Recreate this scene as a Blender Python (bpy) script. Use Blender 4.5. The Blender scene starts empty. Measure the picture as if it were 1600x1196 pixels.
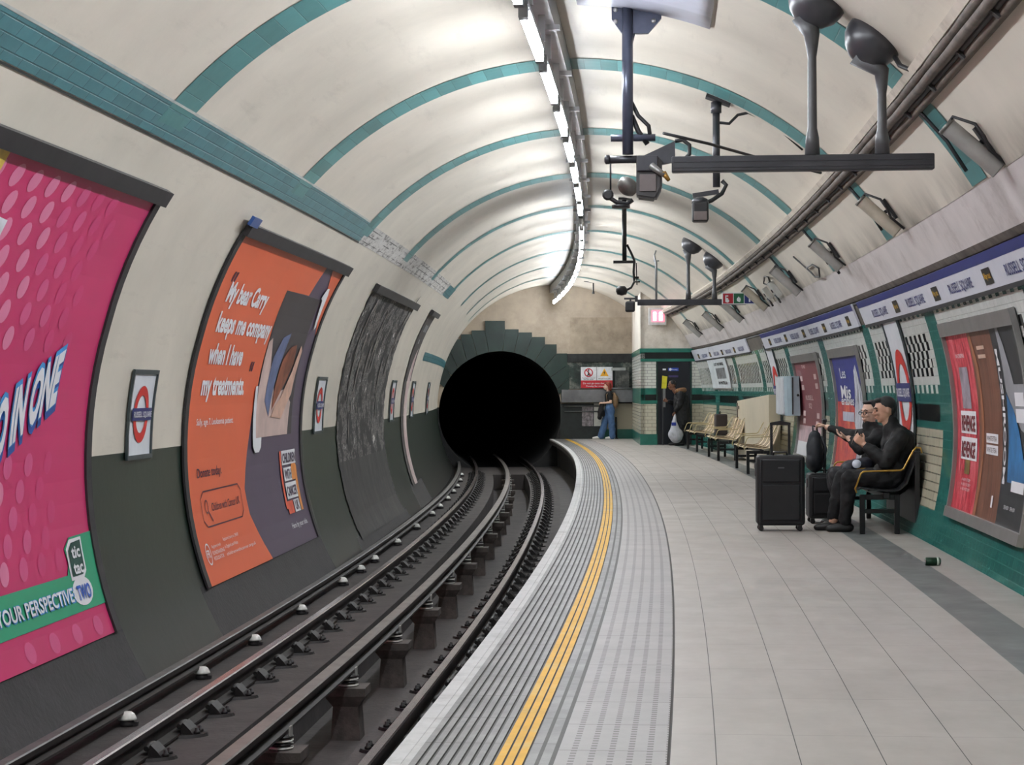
import bpy, bmesh, math, random
import numpy as np
from mathutils import Vector, Matrix, Euler
random.seed(7)
COL = bpy.context.scene.collection
SCN = bpy.context.scene
PI = math.pi

# ------------------------------------------------------------------ camera
cd = bpy.data.cameras.new('camera'); cam = bpy.data.objects.new('camera', cd); COL.objects.link(cam)
cam.location = (0, 0, 1.403)
cd.sensor_width = 36; cd.lens = 69.75; cd.clip_start = 0.05; cd.clip_end = 200
cam.matrix_world = Matrix.Translation((0, 0, 1.403)) @ Matrix.Rotation(PI/2 + .00366, 4, 'X') @ Matrix.Rotation(-.0039, 4, 'Z')
SCN.camera = cam
# ------------------------------------------------------------------ world, exposure
w = bpy.data.worlds.new('world'); SCN.world = w; w.use_nodes = True
w.node_tree.nodes['Background'].inputs[0].default_value = (.9, .95, 1, 1)
w.node_tree.nodes['Background'].inputs[1].default_value = .05
SCN.view_settings.view_transform = 'Standard'; SCN.view_settings.look = 'None'
SCN.view_settings.gamma = 1; SCN.view_settings.use_curve_mapping = False
SCN.view_settings.exposure = 0.0
SCN.cycles.diffuse_bounces = 8; SCN.cycles.max_bounces = 12
LAMP_POWER = 107.0        # emission strength of the fluorescent tubes

# ------------------------------------------------------------------ the curved line of the tunnel
R0, ZC = 3.358, 1.021
_kn = [0, 10.197, 20.395, 30.592, 40.789, 54.386]
_kv = [.0036, .00247, .00257, .00168, .0031, .00342]
_ss = np.arange(-30, 90.01, .05)
_k = np.interp(_ss, _kn, _kv)
_t = -np.concatenate([[0], np.cumsum((_k[1:] + _k[:-1])/2*.05)]); _t += .116 - np.interp(0, _ss, _t)
_X = np.concatenate([[0], np.cumsum((np.sin(_t[1:]) + np.sin(_t[:-1]))/2*.05)])
_Y = np.concatenate([[0], np.cumsum((np.cos(_t[1:]) + np.cos(_t[:-1]))/2*.05)])
_X += -1.0484 - np.interp(0, _ss, _X); _Y -= np.interp(0, _ss, _Y)
def th(s): return float(np.interp(s, _ss, _t))
def W(u, s, z):
    t = th(s)
    return Vector((float(np.interp(s, _ss, _X)) + u*math.cos(t), float(np.interp(s, _ss, _Y)) - u*math.sin(t), z))
def rr(a):
    a %= 360
    if 90 < a < 250: return R0 + .03*min(1, max(0, (a-165)/15)) + .06*min(1, max(0, (a-180)/23))
    return R0
def CY(s, a, d=0):
    r = rr(a) - d; q = math.radians(a)
    return W(r*math.cos(q), s, ZC + r*math.sin(q))

# ------------------------------------------------------------------ materials
def lin(c):
    return tuple(((v/255)/12.92 if v/255 <= .04045 else (((v/255)+.055)/1.055)**2.4) for v in c)
MATS = {}
class NT:
    def __init__(s, name):
        s.m = bpy.data.materials.new(name); s.m.use_nodes = True; s.t = s.m.node_tree
        s.b = s.t.nodes['Principled BSDF']
    def n(s, typ, **kw):
        x = s.t.nodes.new(typ)
        for k, v in kw.items():
            if k.startswith('i_'):
                key = k[2:]; x.inputs[int(key) if key.isdigit() else key.replace('_', ' ')].default_value = v
            else: setattr(x, k, v)
        return x
    def l(s, a, b): s.t.links.new(a, b)
    def uv(s, sx=1, sy=1, obj=False):
        tc = s.n('ShaderNodeTexCoord'); mp = s.n('ShaderNodeMapping'); mp.inputs['Scale'].default_value = (sx, sy, sx if obj else 1)
        s.l(tc.outputs['Object' if obj else 'UV'], mp.inputs[0]); return mp.outputs[0]
    def noise(s, vec, scale, detail=4, rough=.6):
        x = s.n('ShaderNodeTexNoise'); x.inputs['Scale'].default_value = scale; x.inputs['Detail'].default_value = detail
        x.inputs['Roughness'].default_value = rough
        s.l(vec, x.inputs['Vector']); return x.outputs['Fac']
    def ramp(s, fac, stops):
        x = s.n('ShaderNodeValToRGB'); e = x.color_ramp.elements
        while len(e) < len(stops): e.new(.5)
        for q, (p, c) in zip(e, stops): q.position = p; q.color = (*c, 1) if len(c) == 3 else c
        s.l(fac, x.inputs[0]); return x.outputs[0]
    def mix(s, f, a, b, mode='MIX'):
        x = s.n('ShaderNodeMix', data_type='RGBA', blend_type=mode)
        for i, v in ((0, f), (6, a), (7, b)):
            if isinstance(v, (int, float)): x.inputs[i].default_value = v
            elif isinstance(v, tuple): x.inputs[i].default_value = (*v, 1) if len(v) == 3 else v
            else: s.l(v, x.inputs[i])
        return x.outputs[2]
    def math(s, op, a, b=0.0):
        x = s.n('ShaderNodeMath', operation=op)
        for i, v in ((0, a), (1, b)):
            if isinstance(v, (int, float)): x.inputs[i].default_value = v
            else: s.l(v, x.inputs[i])
        return x.outputs[0]
    def col(s, v):
        if isinstance(v, tuple): s.b.inputs['Base Color'].default_value = (*v, 1)
        else: s.l(v, s.b.inputs['Base Color'])
    def bump(s, h, strength=.3, dist=.01):
        x = s.n('ShaderNodeBump'); x.inputs['Strength'].default_value = strength; x.inputs['Distance'].default_value = dist
        s.l(h, x.inputs['Height']); s.l(x.outputs[0], s.b.inputs['Normal'])
    def set(s, rough=.5, metal=0, spec=.5):
        s.b.inputs['Roughness'].default_value = rough; s.b.inputs['Metallic'].default_value = metal
        s.b.inputs['Specular IOR Level'].default_value = spec
def M(name, rgb, rough=.5, metal=0, spec=.5, var=.12, scale=6, bump=0, obj=True, dirt=None):
    """plain procedural material: base colour broken up by two octaves of noise"""
    if name in MATS: return MATS[name]
    q = NT(name); v = q.uv(obj=obj); c = lin(rgb)
    f = q.noise(v, scale, 5)
    lo = tuple(x*(1-var*1.6) for x in c); hi = tuple(min(1, x*(1+var)) for x in c)
    cc = q.ramp(f, [(.3, lo), (.7, hi)])
    if dirt:
        g = q.noise(v, scale*.35, 8, .75); cc = q.mix(q.ramp(g, [(.5, (0, 0, 0)), (.72, (1, 1, 1))]), cc, lin(dirt))
    q.col(cc); q.set(rough, metal, spec)
    if bump: q.bump(q.noise(v, scale*6, 3), bump, .01)
    MATS[name] = q.m; return q.m
def EM(name, rgb, strength):
    if name in MATS: return MATS[name]
    q = NT(name); q.b.inputs['Base Color'].default_value = (*lin(rgb), 1)
    q.b.inputs['Emission Color'].default_value = (*lin(rgb), 1); q.b.inputs['Emission Strength'].default_value = strength
    MATS[name] = q.m; return q.m
def tile(name, rgb, tw, thh, mortar=(70, 75, 70), var=.25, rough=.18, ms=.012, off=.5, bumpy=.25, chips=None):
    if name in MATS: return MATS[name]
    q = NT(name); v = q.uv(); c = lin(rgb)
    b = q.n('ShaderNodeTexBrick'); q.l(v, b.inputs['Vector']); b.offset = off
    b.inputs['Scale'].default_value = 1; b.inputs['Brick Width'].default_value = tw; b.inputs['Row Height'].default_value = thh
    b.inputs['Mortar Size'].default_value = ms*thh*3; b.inputs['Mortar Smooth'].default_value = .3
    b.inputs['Color1'].default_value = (*[x*(1-var) for x in c], 1); b.inputs['Color2'].default_value = (*[min(1, x*(1+var)) for x in c], 1)
    b.inputs['Mortar'].default_value = (*lin(mortar), 1)
    f = q.noise(v, 7, 5)
    cc = q.mix(.35, b.outputs['Color'], q.ramp(f, [(.3, tuple(x*.75 for x in c)), (.75, tuple(min(1, x*1.25) for x in c))]))
    if chips:
        g = q.noise(v, 9, 6, .8); cc = q.mix(q.ramp(g, [(.66, (0, 0, 0)), (.68, (1, 1, 1))]), cc, lin(chips))
    q.col(cc); q.set(rough, 0, .5)
    h = q.math('ADD', q.math('MULTIPLY', b.outputs['Fac'], -1.0), q.math('MULTIPLY', q.noise(v, 4, 2), bumpy*2))
    q.bump(h, .5, .006)
    MATS[name] = q.m; return q.m

_ones = 'first second third fourth fifth sixth seventh eighth ninth tenth eleventh twelfth thirteenth fourteenth fifteenth sixteenth seventeenth eighteenth nineteenth'.split()
_tens = {20: 'twenty', 30: 'thirty', 40: 'forty', 50: 'fifty'}; _tith = {20: 'twentieth', 30: 'thirtieth', 40: 'fortieth', 50: 'fiftieth'}
def ordinal(n):
    if n < 20: return _ones[n-1]
    return _tith[n//10*10] if n % 10 == 0 else _tens[n//10*10] + '-' + _ones[n % 10-1]
# ------------------------------------------------------------------ object helpers
def put(name, me, mat=None, parent=None, loc=None, smooth=False):
    o = bpy.data.objects.new(name, me); COL.objects.link(o)
    if mat is not None:
        for m in (mat if isinstance(mat, (list, tuple)) else [mat]): me.materials.append(m)
    if parent is not None: o.parent = parent
    if loc is not None: o.location = loc
    if smooth:
        for p in me.polygons: p.use_smooth = True
    return o
def tag(o, label, cat, group=None, kind=None):
    o['label'] = label; o['category'] = cat
    if group: o['group'] = group
    if kind: o['kind'] = kind
    return o
def struct(o): o['kind'] = 'structure'; return o
def empty(name, u, s, z, rot=0):
    """an Empty in the local frame of the tunnel: x across, y along, z up"""
    o = bpy.data.objects.new(name, None); COL.objects.link(o); o.empty_display_size = .1
    o.location = W(u, s, z); o.rotation_euler = (0, 0, -th(s) + rot); return o
def dup(root, **kw):
    c = root.copy(); COL.objects.link(c)
    for ch in root.children:
        d = ch.copy(); COL.objects.link(d); d.parent = c
        for g in ch.children:
            e = g.copy(); COL.objects.link(e); e.parent = d
    return c
class B:
    """collects solids into one mesh"""
    def __init__(s): s.bm = bmesh.new(); s.uvl = s.bm.loops.layers.uv.new('UVMap')
    def box(s, x0, x1, y0, y1, z0, z1, mi=0, bev=0):
        ps = [(x, y, z) for z in (z0, z1) for y in (y0, y1) for x in (x0, x1)]
        v = [s.bm.verts.new(p) for p in ps]
        fs = []
        for f in ((0,2,3,1), (4,5,7,6), (0,1,5,4), (1,3,7,5), (3,2,6,7), (2,0,4,6)):
            q = s.bm.faces.new([v[i] for i in f]); q.material_index = mi; fs.append(q)
        if bev:
            es = list({e for f in fs for e in f.edges})
            bmesh.ops.bevel(s.bm, geom=es, offset=bev, segments=3, profile=.5, affect='EDGES', material=-1)
        return s
    def obox(s, c, ax, ay, az, hx, hy, hz, mi=0):
        c = Vector(c); ax, ay, az = Vector(ax), Vector(ay), Vector(az); v = []
        for k in (-1, 1):
            for j in (-1, 1):
                for i in (-1, 1): v.append(s.bm.verts.new(c + ax*hx*i + ay*hy*j + az*hz*k))
        for f in ((0,2,3,1), (4,5,7,6), (0,1,5,4), (1,3,7,5), (3,2,6,7), (2,0,4,6)):
            s.bm.faces.new([v[i] for i in f]).material_index = mi
        return s
    def bar(s, p, q, r0, r1=None, n=12, mi=0, cap=True):
        return s.tube([p, q], [r0, r0 if r1 is None else r1], n, mi, cap)
    def tube(s, pts, r, n=10, mi=0, cap=True, closed=False):
        pts = [Vector(p) for p in pts]
        if not isinstance(r, (list, tuple)): r = [r]*len(pts)
        d0 = (pts[1]-pts[0]).normalized(); up = Vector((0, 0, 1)) if abs(d0.z) < .9 else Vector((1, 0, 0))
        a = d0.cross(up).normalized(); rings = []
        for i, p in enumerate(pts):
            if i == 0: d = pts[1]-pts[0]
            elif i == len(pts)-1: d = pts[-1]-pts[-2]
            else: d = (pts[i+1]-p).normalized() + (p-pts[i-1]).normalized()
            if d.length < 1e-9: d = d0
            d.normalize(); a = (a - d*a.dot(d)); a = a.normalized() if a.length > 1e-6 else d.orthogonal().normalized()
            b = d.cross(a)
            rings.append([s.bm.verts.new(p + (a*math.cos(2*PI*k/n) + b*math.sin(2*PI*k/n))*r[i]) for k in range(n)])
        for A, Bq in zip(rings, rings[1:]):
            for k in range(n):
                f = s.bm.faces.new((A[k], A[(k+1) % n], Bq[(k+1) % n], Bq[k])); f.material_index = mi; f.smooth = True
        if cap:
            s.bm.faces.new(rings[0][::-1]).material_index = mi; s.bm.faces.new(rings[-1]).material_index = mi
        return s
    def lathe(s, prof, c=(0, 0, 0), n=24, mi=0, axis=None):
        """prof: (r, h) pairs about +z (or axis) at c"""
        c = Vector(c); az = Vector(axis).normalized() if axis else Vector((0, 0, 1)); ax = az.orthogonal().normalized(); ay = az.cross(ax)
        rings = []
        for r, h in prof:
            if r < 1e-5: rings.append([s.bm.verts.new(c + az*h)])
            else: rings.append([s.bm.verts.new(c + az*h + (ax*math.cos(2*PI*k/n) + ay*math.sin(2*PI*k/n))*r) for k in range(n)])
        for A, Bq in zip(rings, rings[1:]):
            for k in range(n):
                k2 = (k+1) % n
                if len(A) == 1 and len(Bq) == 1: continue
                if len(A) == 1: f = s.bm.faces.new((A[0], Bq[k2], Bq[k]))
                elif len(Bq) == 1: f = s.bm.faces.new((A[k], A[k2], Bq[0]))
                else: f = s.bm.faces.new((A[k], A[k2], Bq[k2], Bq[k]))
                f.material_index = mi; f.smooth = True
        for rg, fl in ((rings[0], True), (rings[-1], False)):
            if len(rg) > 1: s.bm.faces.new(rg[::-1] if fl else rg).material_index = mi
        return s
    def prism(s, poly, f0, f1, mi=0):
        """poly 2-D points mapped by f0 and f1 to the two end caps"""
        A = [s.bm.verts.new(f0(*p)) for p in poly]; Q = [s.bm.verts.new(f1(*p)) for p in poly]; n = len(poly)
        s.bm.faces.new(A[::-1]).material_index = mi; s.bm.faces.new(Q).material_index = mi
        for i in range(n): s.bm.faces.new((A[i], A[(i+1) % n], Q[(i+1) % n], Q[i])).material_index = mi
        return s
    def build(s, name, mat, parent=None, loc=None, fix=True, smooth=False):
        if fix: bmesh.ops.recalc_face_normals(s.bm, faces=s.bm.faces)
        me = bpy.data.meshes.new(name); s.bm.to_mesh(me); s.bm.free()
        return put(name, me, mat, parent, loc, smooth)
def sweep(name, prof, s0, s1, mat, parent=None, step=.5, closed=True, mi=None, smooth=False, cap=True):
    """profile of (u, z) points carried along the tunnel; UV = (s, distance round the profile)"""
    b = B(); n = max(2, int(math.ceil((s1-s0)/step))+1); S = [s0 + (s1-s0)*i/(n-1) for i in range(n)]
    L = [0]
    for p, q in zip(prof, list(prof[1:]) + [prof[0]]): L.append(L[-1] + math.hypot(q[0]-p[0], q[1]-p[1]))
    rows = [[b.bm.verts.new(W(u, s, z)) for u, z in prof] for s in S]; m = len(prof)
    for i in range(n-1):
        for j in range(m if closed else m-1):
            j2 = (j+1) % m
            f = b.bm.faces.new((rows[i][j], rows[i+1][j], rows[i+1][j2], rows[i][j2]))
            f.material_index = mi[j] if mi else 0; f.smooth = smooth
            for lp, (ss, ll) in zip(f.loops, ((S[i], L[j]), (S[i+1], L[j]), (S[i+1], L[j+1]), (S[i], L[j+1]))): lp[b.uvl].uv = (ss, ll)
    if closed and cap:
        b.bm.faces.new(rows[0]); b.bm.faces.new(rows[-1][::-1])
    return b.build(name, mat, parent, fix=closed)
def shell(name, a0, a1, s0, s1, mat, d=0, ds=.5, da=2.0, mfun=None, parent=None, thick=0):
    """piece of the tunnel lining, seen from inside; UV = (s, arc length)"""
    b = B(); n = max(1, int(math.ceil((s1-s0)/ds))); k = max(1, int(math.ceil(abs(a1-a0)/da)))
    S = [s0+(s1-s0)*i/n for i in range(n+1)]; A = [a0+(a1-a0)*j/k for j in range(k+1)]
    g = [[b.bm.verts.new(CY(s, a, d)) for a in A] for s in S]
    for i in range(n):
        for j in range(k):
            f = b.bm.faces.new((g[i][j], g[i][j+1], g[i+1][j+1], g[i+1][j])); f.smooth = True
            if mfun: f.material_index = mfun((S[i]+S[i+1])/2, (A[j]+A[j+1])/2)
            for lp, (ss, aa) in zip(f.loops, ((S[i], A[j]), (S[i], A[j+1]), (S[i+1], A[j+1]), (S[i+1], A[j]))): lp[b.uvl].uv = (ss, math.radians(aa)*R0)
    if thick:
        # side walls so that the piece has its real depth
        r2 = [[b.bm.verts.new(CY(s, a, d-thick)) for a in A] for s in S]
        for i in range(n):
            for j in (0, k): b.bm.faces.new((g[i][j], g[i+1][j], r2[i+1][j], r2[i][j]))
        for j in range(k):
            for i in (0, n): b.bm.faces.new((g[i][j], g[i][j+1], r2[i][j+1], r2[i][j]))
    return b.build(name, mat, parent, fix=False)

class Surf:
    """flat artwork laid on the lining. x runs in reading direction, y up the wall (metres of arc)"""
    def __init__(s, side, s0, a0, base=0.0): s.side, s.s0, s.a0, s.base = side, s0, a0, base
    def map(s, x, y, d):
        if s.side == 'L': return CY(s.s0 + x, s.a0 - math.degrees(y/R0), s.base + d)
        return CY(s.s0 - x, s.a0 + math.degrees(y/R0), s.base + d)
    def finish(s, bm, name, mat, parent, d, cut=.16):
        if cut:
            ys = [v.co.y for v in bm.verts]
            if ys:
                y = math.floor(min(ys)/cut)*cut + cut
                while y < max(ys):
                    bmesh.ops.bisect_plane(bm, geom=bm.verts[:]+bm.edges[:]+bm.faces[:], plane_co=(0, y, 0), plane_no=(0, 1, 0)); y += cut
                xs = [v.co.x for v in bm.verts]; x = math.floor(min(xs)) + 1
                while x < max(xs):
                    bmesh.ops.bisect_plane(bm, geom=bm.verts[:]+bm.edges[:]+bm.faces[:], plane_co=(x, 0, 0), plane_no=(1, 0, 0)); x += 1
        uvl = bm.loops.layers.uv.verify()
        for f in bm.faces:
            for lp in f.loops: lp[uvl].uv = (lp.vert.co.x, lp.vert.co.y)
        for v in bm.verts: v.co = s.map(v.co.x, v.co.y, d + v.co.z)
        me = bpy.data.meshes.new(name); bm.to_mesh(me); bm.free()
        return put(name, me, mat, parent)
    def poly(s, name, pts, mat, parent, d=.004):
        bm = bmesh.new(); bmesh.ops.triangle_fill(bm, use_beauty=True, edges=ring_edges(bm, pts))
        return s.finish(bm, name, mat, parent, d)
    def polys(s, name, plist, mat, parent, d=.004, cut=.16):
        bm = bmesh.new()
        for pts in plist:
            bm.faces.new([bm.verts.new((x, y, 0)) for x, y in pts])
        return s.finish(bm, name, mat, parent, d, cut)
    def rect(s, name, x0, x1, y0, y1, mat, parent, d=.004): return s.polys(name, [[(x0, y0), (x1, y0), (x1, y1), (x0, y1)]], mat, parent, d)
    def bars(s, name, rects, mat, parent, d=0, t=.02, cut=.16):
        """solid strips (frames) standing t proud of the wall"""
        bm = bmesh.new()
        for x0, x1, y0, y1 in rects:
            nx = max(1, int(abs(x1-x0)/.6)); ny = max(1, int(abs(y1-y0)/cut))
            for i in range(nx):
                for j in range(ny):
                    xa, xb = x0+(x1-x0)*i/nx, x0+(x1-x0)*(i+1)/nx; ya, yb = y0+(y1-y0)*j/ny, y0+(y1-y0)*(j+1)/ny
                    v = [bm.verts.new(q) for q in ((xa, ya, 0), (xb, ya, 0), (xb, yb, 0), (xa, yb, 0), (xa, ya, t), (xb, ya, t), (xb, yb, t), (xa, yb, t))]
                    fs = [(4, 5, 6, 7)]
                    if j == 0: fs.append((0, 1, 5, 4))
                    if j == ny-1: fs.append((2, 3, 7, 6))
                    if i == 0: fs.append((3, 0, 4, 7))
                    if i == nx-1: fs.append((1, 2, 6, 5))
                    for f in fs: bm.faces.new([v[q] for q in f])
        return s.finish(bm, name, mat, parent, d, 0)
    def text(s, name, txt, x, y, h, w, mat, parent, d=.008, bold=0.0, shear=0, align='LEFT', spacing=1.0, cut=.16, slope=0.0):
        """txt with cap height h and total width w, lower left at x, y"""
        me = text_mesh(txt, bold, shear, spacing); bm = bmesh.new(); bm.from_mesh(me); bpy.data.meshes.remove(me)
        xs = [v.co.x for v in bm.verts]; x0, x1 = min(xs), max(xs); sc = w/(x1-x0)
        for v in bm.verts: v.co = Vector((x + (v.co.x-x0)*sc, y + v.co.y*h/.72 + (v.co.x-x0)*sc*slope, 0))
        return s.finish(bm, name, mat, parent, d, cut)
def ring_edges(bm, pts):
    v = [bm.verts.new((x, y, 0)) for x, y in pts]
    return [bm.edges.new((v[i], v[(i+1) % len(v)])) for i in range(len(v))]
def text_mesh(txt, bold=0.0, shear=0, spacing=1.0):
    cu = bpy.data.curves.new('lettering', 'FONT'); cu.body = txt; cu.size = 1; cu.resolution_u = 3
    cu.offset = bold; cu.shear = shear; cu.space_character = spacing
    o = bpy.data.objects.new('lettering', cu); COL.objects.link(o)
    dg = bpy.context.evaluated_depsgraph_get(); me = bpy.data.meshes.new_from_object(o.evaluated_get(dg))
    bpy.data.objects.remove(o); bpy.data.curves.remove(cu); return me
def flat_text(name, txt, h, w, mat, parent, loc, rot=(PI/2, 0, 0), bold=0.0, center=True):
    """upright flat lettering on a sign, in the sign's own frame"""
    me = text_mesh(txt, bold); xs = [v.co.x for v in me.vertices]; x0, x1 = min(xs), max(xs); sc = w/(x1-x0)
    for v in me.vertices: v.co = Vector(((v.co.x - (x0+x1)/2)*sc, v.co.y*h/.72 - h/2, 0))
    o = put(name, me, mat, parent, loc); o.rotation_euler = rot; return o
def arc_pts(cx, cy, r, a0, a1, n=24, ry=None):
    return [(cx + r*math.cos(math.radians(a0+(a1-a0)*i/n)), cy + (ry or r)*math.sin(math.radians(a0+(a1-a0)*i/n))) for i in range(n+1)]
def ringpolys(cx, cy, r0, r1, a0=0, a1=360, n=40):
    o = arc_pts(cx, cy, r1, a0, a1, n); i = arc_pts(cx, cy, r0, a0, a1, n)
    return [[o[k], o[k+1], i[k+1], i[k]] for k in range(n)]
# ================================================================== STRUCTURE
S0, SE = -14.0, 56.5
q = NT('cream_painted_plaster'); v = q.uv(); c = lin((221, 213, 199))
f1 = q.noise(v, .9, 6); f2 = q.noise(v, 14, 4)
cc = q.ramp(f1, [(.3, tuple(x*.86 for x in c)), (.7, tuple(min(1, x*1.05) for x in c))])
g = q.noise(q.uv(.35, 2.2), 2.2, 8, .7); cc = q.mix(q.math('MULTIPLY', q.ramp(g, [(.56, (0, 0, 0)), (.8, (1, 1, 1))]), .3), cc, lin((120, 108, 96)))
q.col(cc); q.set(.34, 0, .45); q.bump(q.math('ADD', q.math('MULTIPLY', f1, 1.0), q.math('MULTIPLY', f2, .12)), .35, .02); CREAM = q.m
# plaster with soot streaks and a painted drop shadow, for the strip above the trunking
q = NT('sooty_shadowed_cream_plaster'); v = q.uv(); f1 = q.noise(v, 1.1, 6)
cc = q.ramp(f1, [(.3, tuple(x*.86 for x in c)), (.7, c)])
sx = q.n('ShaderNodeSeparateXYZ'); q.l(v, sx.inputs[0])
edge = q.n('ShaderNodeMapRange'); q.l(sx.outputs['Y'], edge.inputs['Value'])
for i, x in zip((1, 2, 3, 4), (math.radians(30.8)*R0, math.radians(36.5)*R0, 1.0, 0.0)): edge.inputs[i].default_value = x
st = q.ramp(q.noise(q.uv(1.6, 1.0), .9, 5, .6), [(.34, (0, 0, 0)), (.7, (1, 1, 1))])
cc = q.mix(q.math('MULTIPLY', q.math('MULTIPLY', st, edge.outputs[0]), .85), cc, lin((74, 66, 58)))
q.col(cc); q.set(.45, 0, .4); q.bump(f1, .3, .02); SOOT_SHADOW = q.m
def green_mat():
    q = NT('dark_green_gloss_paint'); v = q.uv()
    sx = q.n('ShaderNodeSeparateXYZ'); q.l(v, sx.inputs[0])
    f = q.noise(v, 1.3, 7, .7); cc = q.ramp(f, [(.3, lin((27, 40, 33))), (.7, lin((38, 51, 43)))])
    mr = q.n('ShaderNodeMapRange'); q.l(sx.outputs['Y'], mr.inputs['Value'])      # brake dust gathers low on the wall
    for i, x in zip((1, 2, 3, 4), (math.radians(190)*R0, math.radians(212)*R0, 0.0, 1.0)): mr.inputs[i].default_value = x
    cc = q.mix(q.math('MULTIPLY', mr.outputs[0], q.math('ADD', f, .35)), cc, lin((44, 42, 41)))
    q.col(cc); q.set(.3, 0, .5); q.bump(q.noise(v, 5, 3), .15, .01); return q.m
GREENP = green_mat()
GRIME = M('black_grimy_wall', (37, 34, 36), .6, var=.35, scale=3, bump=.4, obj=False)
TEAL = tile('teal_glazed_tile', (62, 124, 118), .152, .15, mortar=(40, 66, 66), var=.3, rough=.12, ms=.02)
TEALB = tile('teal_glazed_band_tile', (76, 128, 136), .3, .0838, mortar=(46, 76, 80), var=.2, rough=.3, ms=.02)
q = NT('bare_patched_plaster'); v = q.uv(.35, 1)
f = q.noise(v, 9, 8, .8); cc = q.ramp(f, [(.36, lin((52, 48, 46))), (.42, lin((120, 116, 112))), (.48, lin((196, 193, 188))), (.8, lin((222, 220, 216)))])
bk = q.n('ShaderNodeTexBrick'); q.l(q.uv(), bk.inputs['Vector']); bk.inputs['Scale'].default_value = 1; bk.inputs['Brick Width'].default_value = .5; bk.inputs['Row Height'].default_value = .085; bk.inputs['Mortar Size'].default_value = .006
cc = q.mix(q.math('MULTIPLY', bk.outputs['Fac'], q.ramp(q.noise(q.uv(.4, 1), 4, 4), [(.45, (0, 0, 0)), (.55, (.9, .9, .9))])), cc, lin((50, 46, 44)))
q.col(cc); q.set(.6); q.bump(f, .8, .01); DIRTB = q.m

# left wall: cream above, dark green dado below, grime at the foot
def wl(s, a):
    if a < 182.3: return 0
    if a > 203 and any(x0 < s < x1 for x0, x1 in ((2, 14.4), (17.0, 23.6), (35.5, 38.5))): return 2
    if a > 207 and 26.2 < s < 33.2: return 2
    return 1
struct(shell('wall_left', 138.45, 212, S0, SE, [CREAM, GREENP, GRIME], ds=.2, da=1.6, mfun=wl))
struct(shell('ceiling', 31.0, 138.45, S0, SE, [CREAM, SOOT_SHADOW], ds=.5, da=1.9, mfun=lambda s, a: 1 if a < 42 else 0))
# tiled arches
RIBS = [-10.9, -6.1, -1.34, 3.45, 8.24, 13.02, 17.85, 22.6, 27.25, 32.05, 37.0, 42.0, 47.0, 51.9]
TEALR = tile('teal_glazed_arch_tile', (82, 138, 138), .62, .152, mortar=(60, 100, 96), var=.3, rough=.3, ms=.008, off=0)
for k, s in enumerate(RIBS):
    wd = .6 if s < 30 else .45
    struct(shell('trim_%d' % (k+1), 31.2, 139.5, s, s+wd, TEALR, d=.006, ds=.31, da=1.9))
struct(shell('trim_20', 136.8, 141.1, S0, 22.9, TEALB, d=.006, da=1.1, ds=.6))
struct(shell('trim_21', 136.45, 136.75, S0, 22.6, M('painted_edge_highlight', (190, 194, 190), .5), d=.008, da=.3))  # highlight along the band's upper edge, painted as a thin strip
struct(shell('trim_22', 136.9, 141.4, 22.9, 35.8, DIRTB, d=.004, da=1.1))
struct(shell('trim_23', 137.2, 141.2, 35.8, 37.6, TEALB, d=.006, da=1.0))
struct(shell('trim_24', 160.2, 163.2, 39.3, SE, TEALB, d=.006, da=1.0))
struct(shell('trim_25', 141.2, 141.45, S0, 22.9, M('dark_grout_line', (46, 50, 48), .7), d=.008, da=.25))

# right wall: tile by tile
YE = [-1.062, -.99, -.905, -.825, -.744, -.661, -.579, -.496, -.413, -.331, -.248, -.165, -.083, 0, .068, .149, .229, .332, .413, .495, .576, .657, .738, .819, .900, .98, 1.06, 1.125, 1.36]
W_TEAL = tile('teal_glazed_wall_tile', (50, 122, 114), .149, .0825, mortar=(60, 120, 108), var=.25, rough=.12, chips=(170, 200, 190))
W_WHITE = tile('white_glazed_wall_tile', (228, 231, 226), .149, .0825, mortar=(176, 178, 170), var=.05, rough=.15)
W_CREAM = tile('cream_glazed_wall_tile', (205, 200, 178), 1.2, .0825, mortar=(92, 88, 76), var=.05, rough=.15, ms=.03)
W_BLACK = M('black_glazed_wall_tile', (22, 24, 26), .1, obj=False)
W_DARK = M('dark_recess_tile', (24, 26, 28), .12, obj=False, var=.4, scale=12)
W_SHADE = M('grimy_shaded_strip_above_frieze', (84, 78, 70), .8, obj=False, dirt=(40, 36, 34))  # grime colour, with the shade of the recess under the trunking mixed in
OFFS = [0, 1, 3, 2, 0]
def wtile(j, row, s):
    ph = (s - 17.78) % 4.78
    pil = ph < .6
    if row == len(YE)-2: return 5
    if row < 4: return 0
    if pil: return 0
    if row < 13: return 2
    if row == 13: return 0
    if row in (14, 15): return 0 if (ph < .72 or ph > 4.66) else 4
    if row == 16: return 0
    if row in (17, 26): return 0 if (j % 4) in (0, 1) else 1
    if row in (18, 24, 25): return 1
    if 19 <= row <= 23:
        if ph < .8 or ph > 4.6: return 1
        return 3 if ((j + OFFS[23-row]) % 4) in (0, 1) else 1
    return 1
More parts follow.
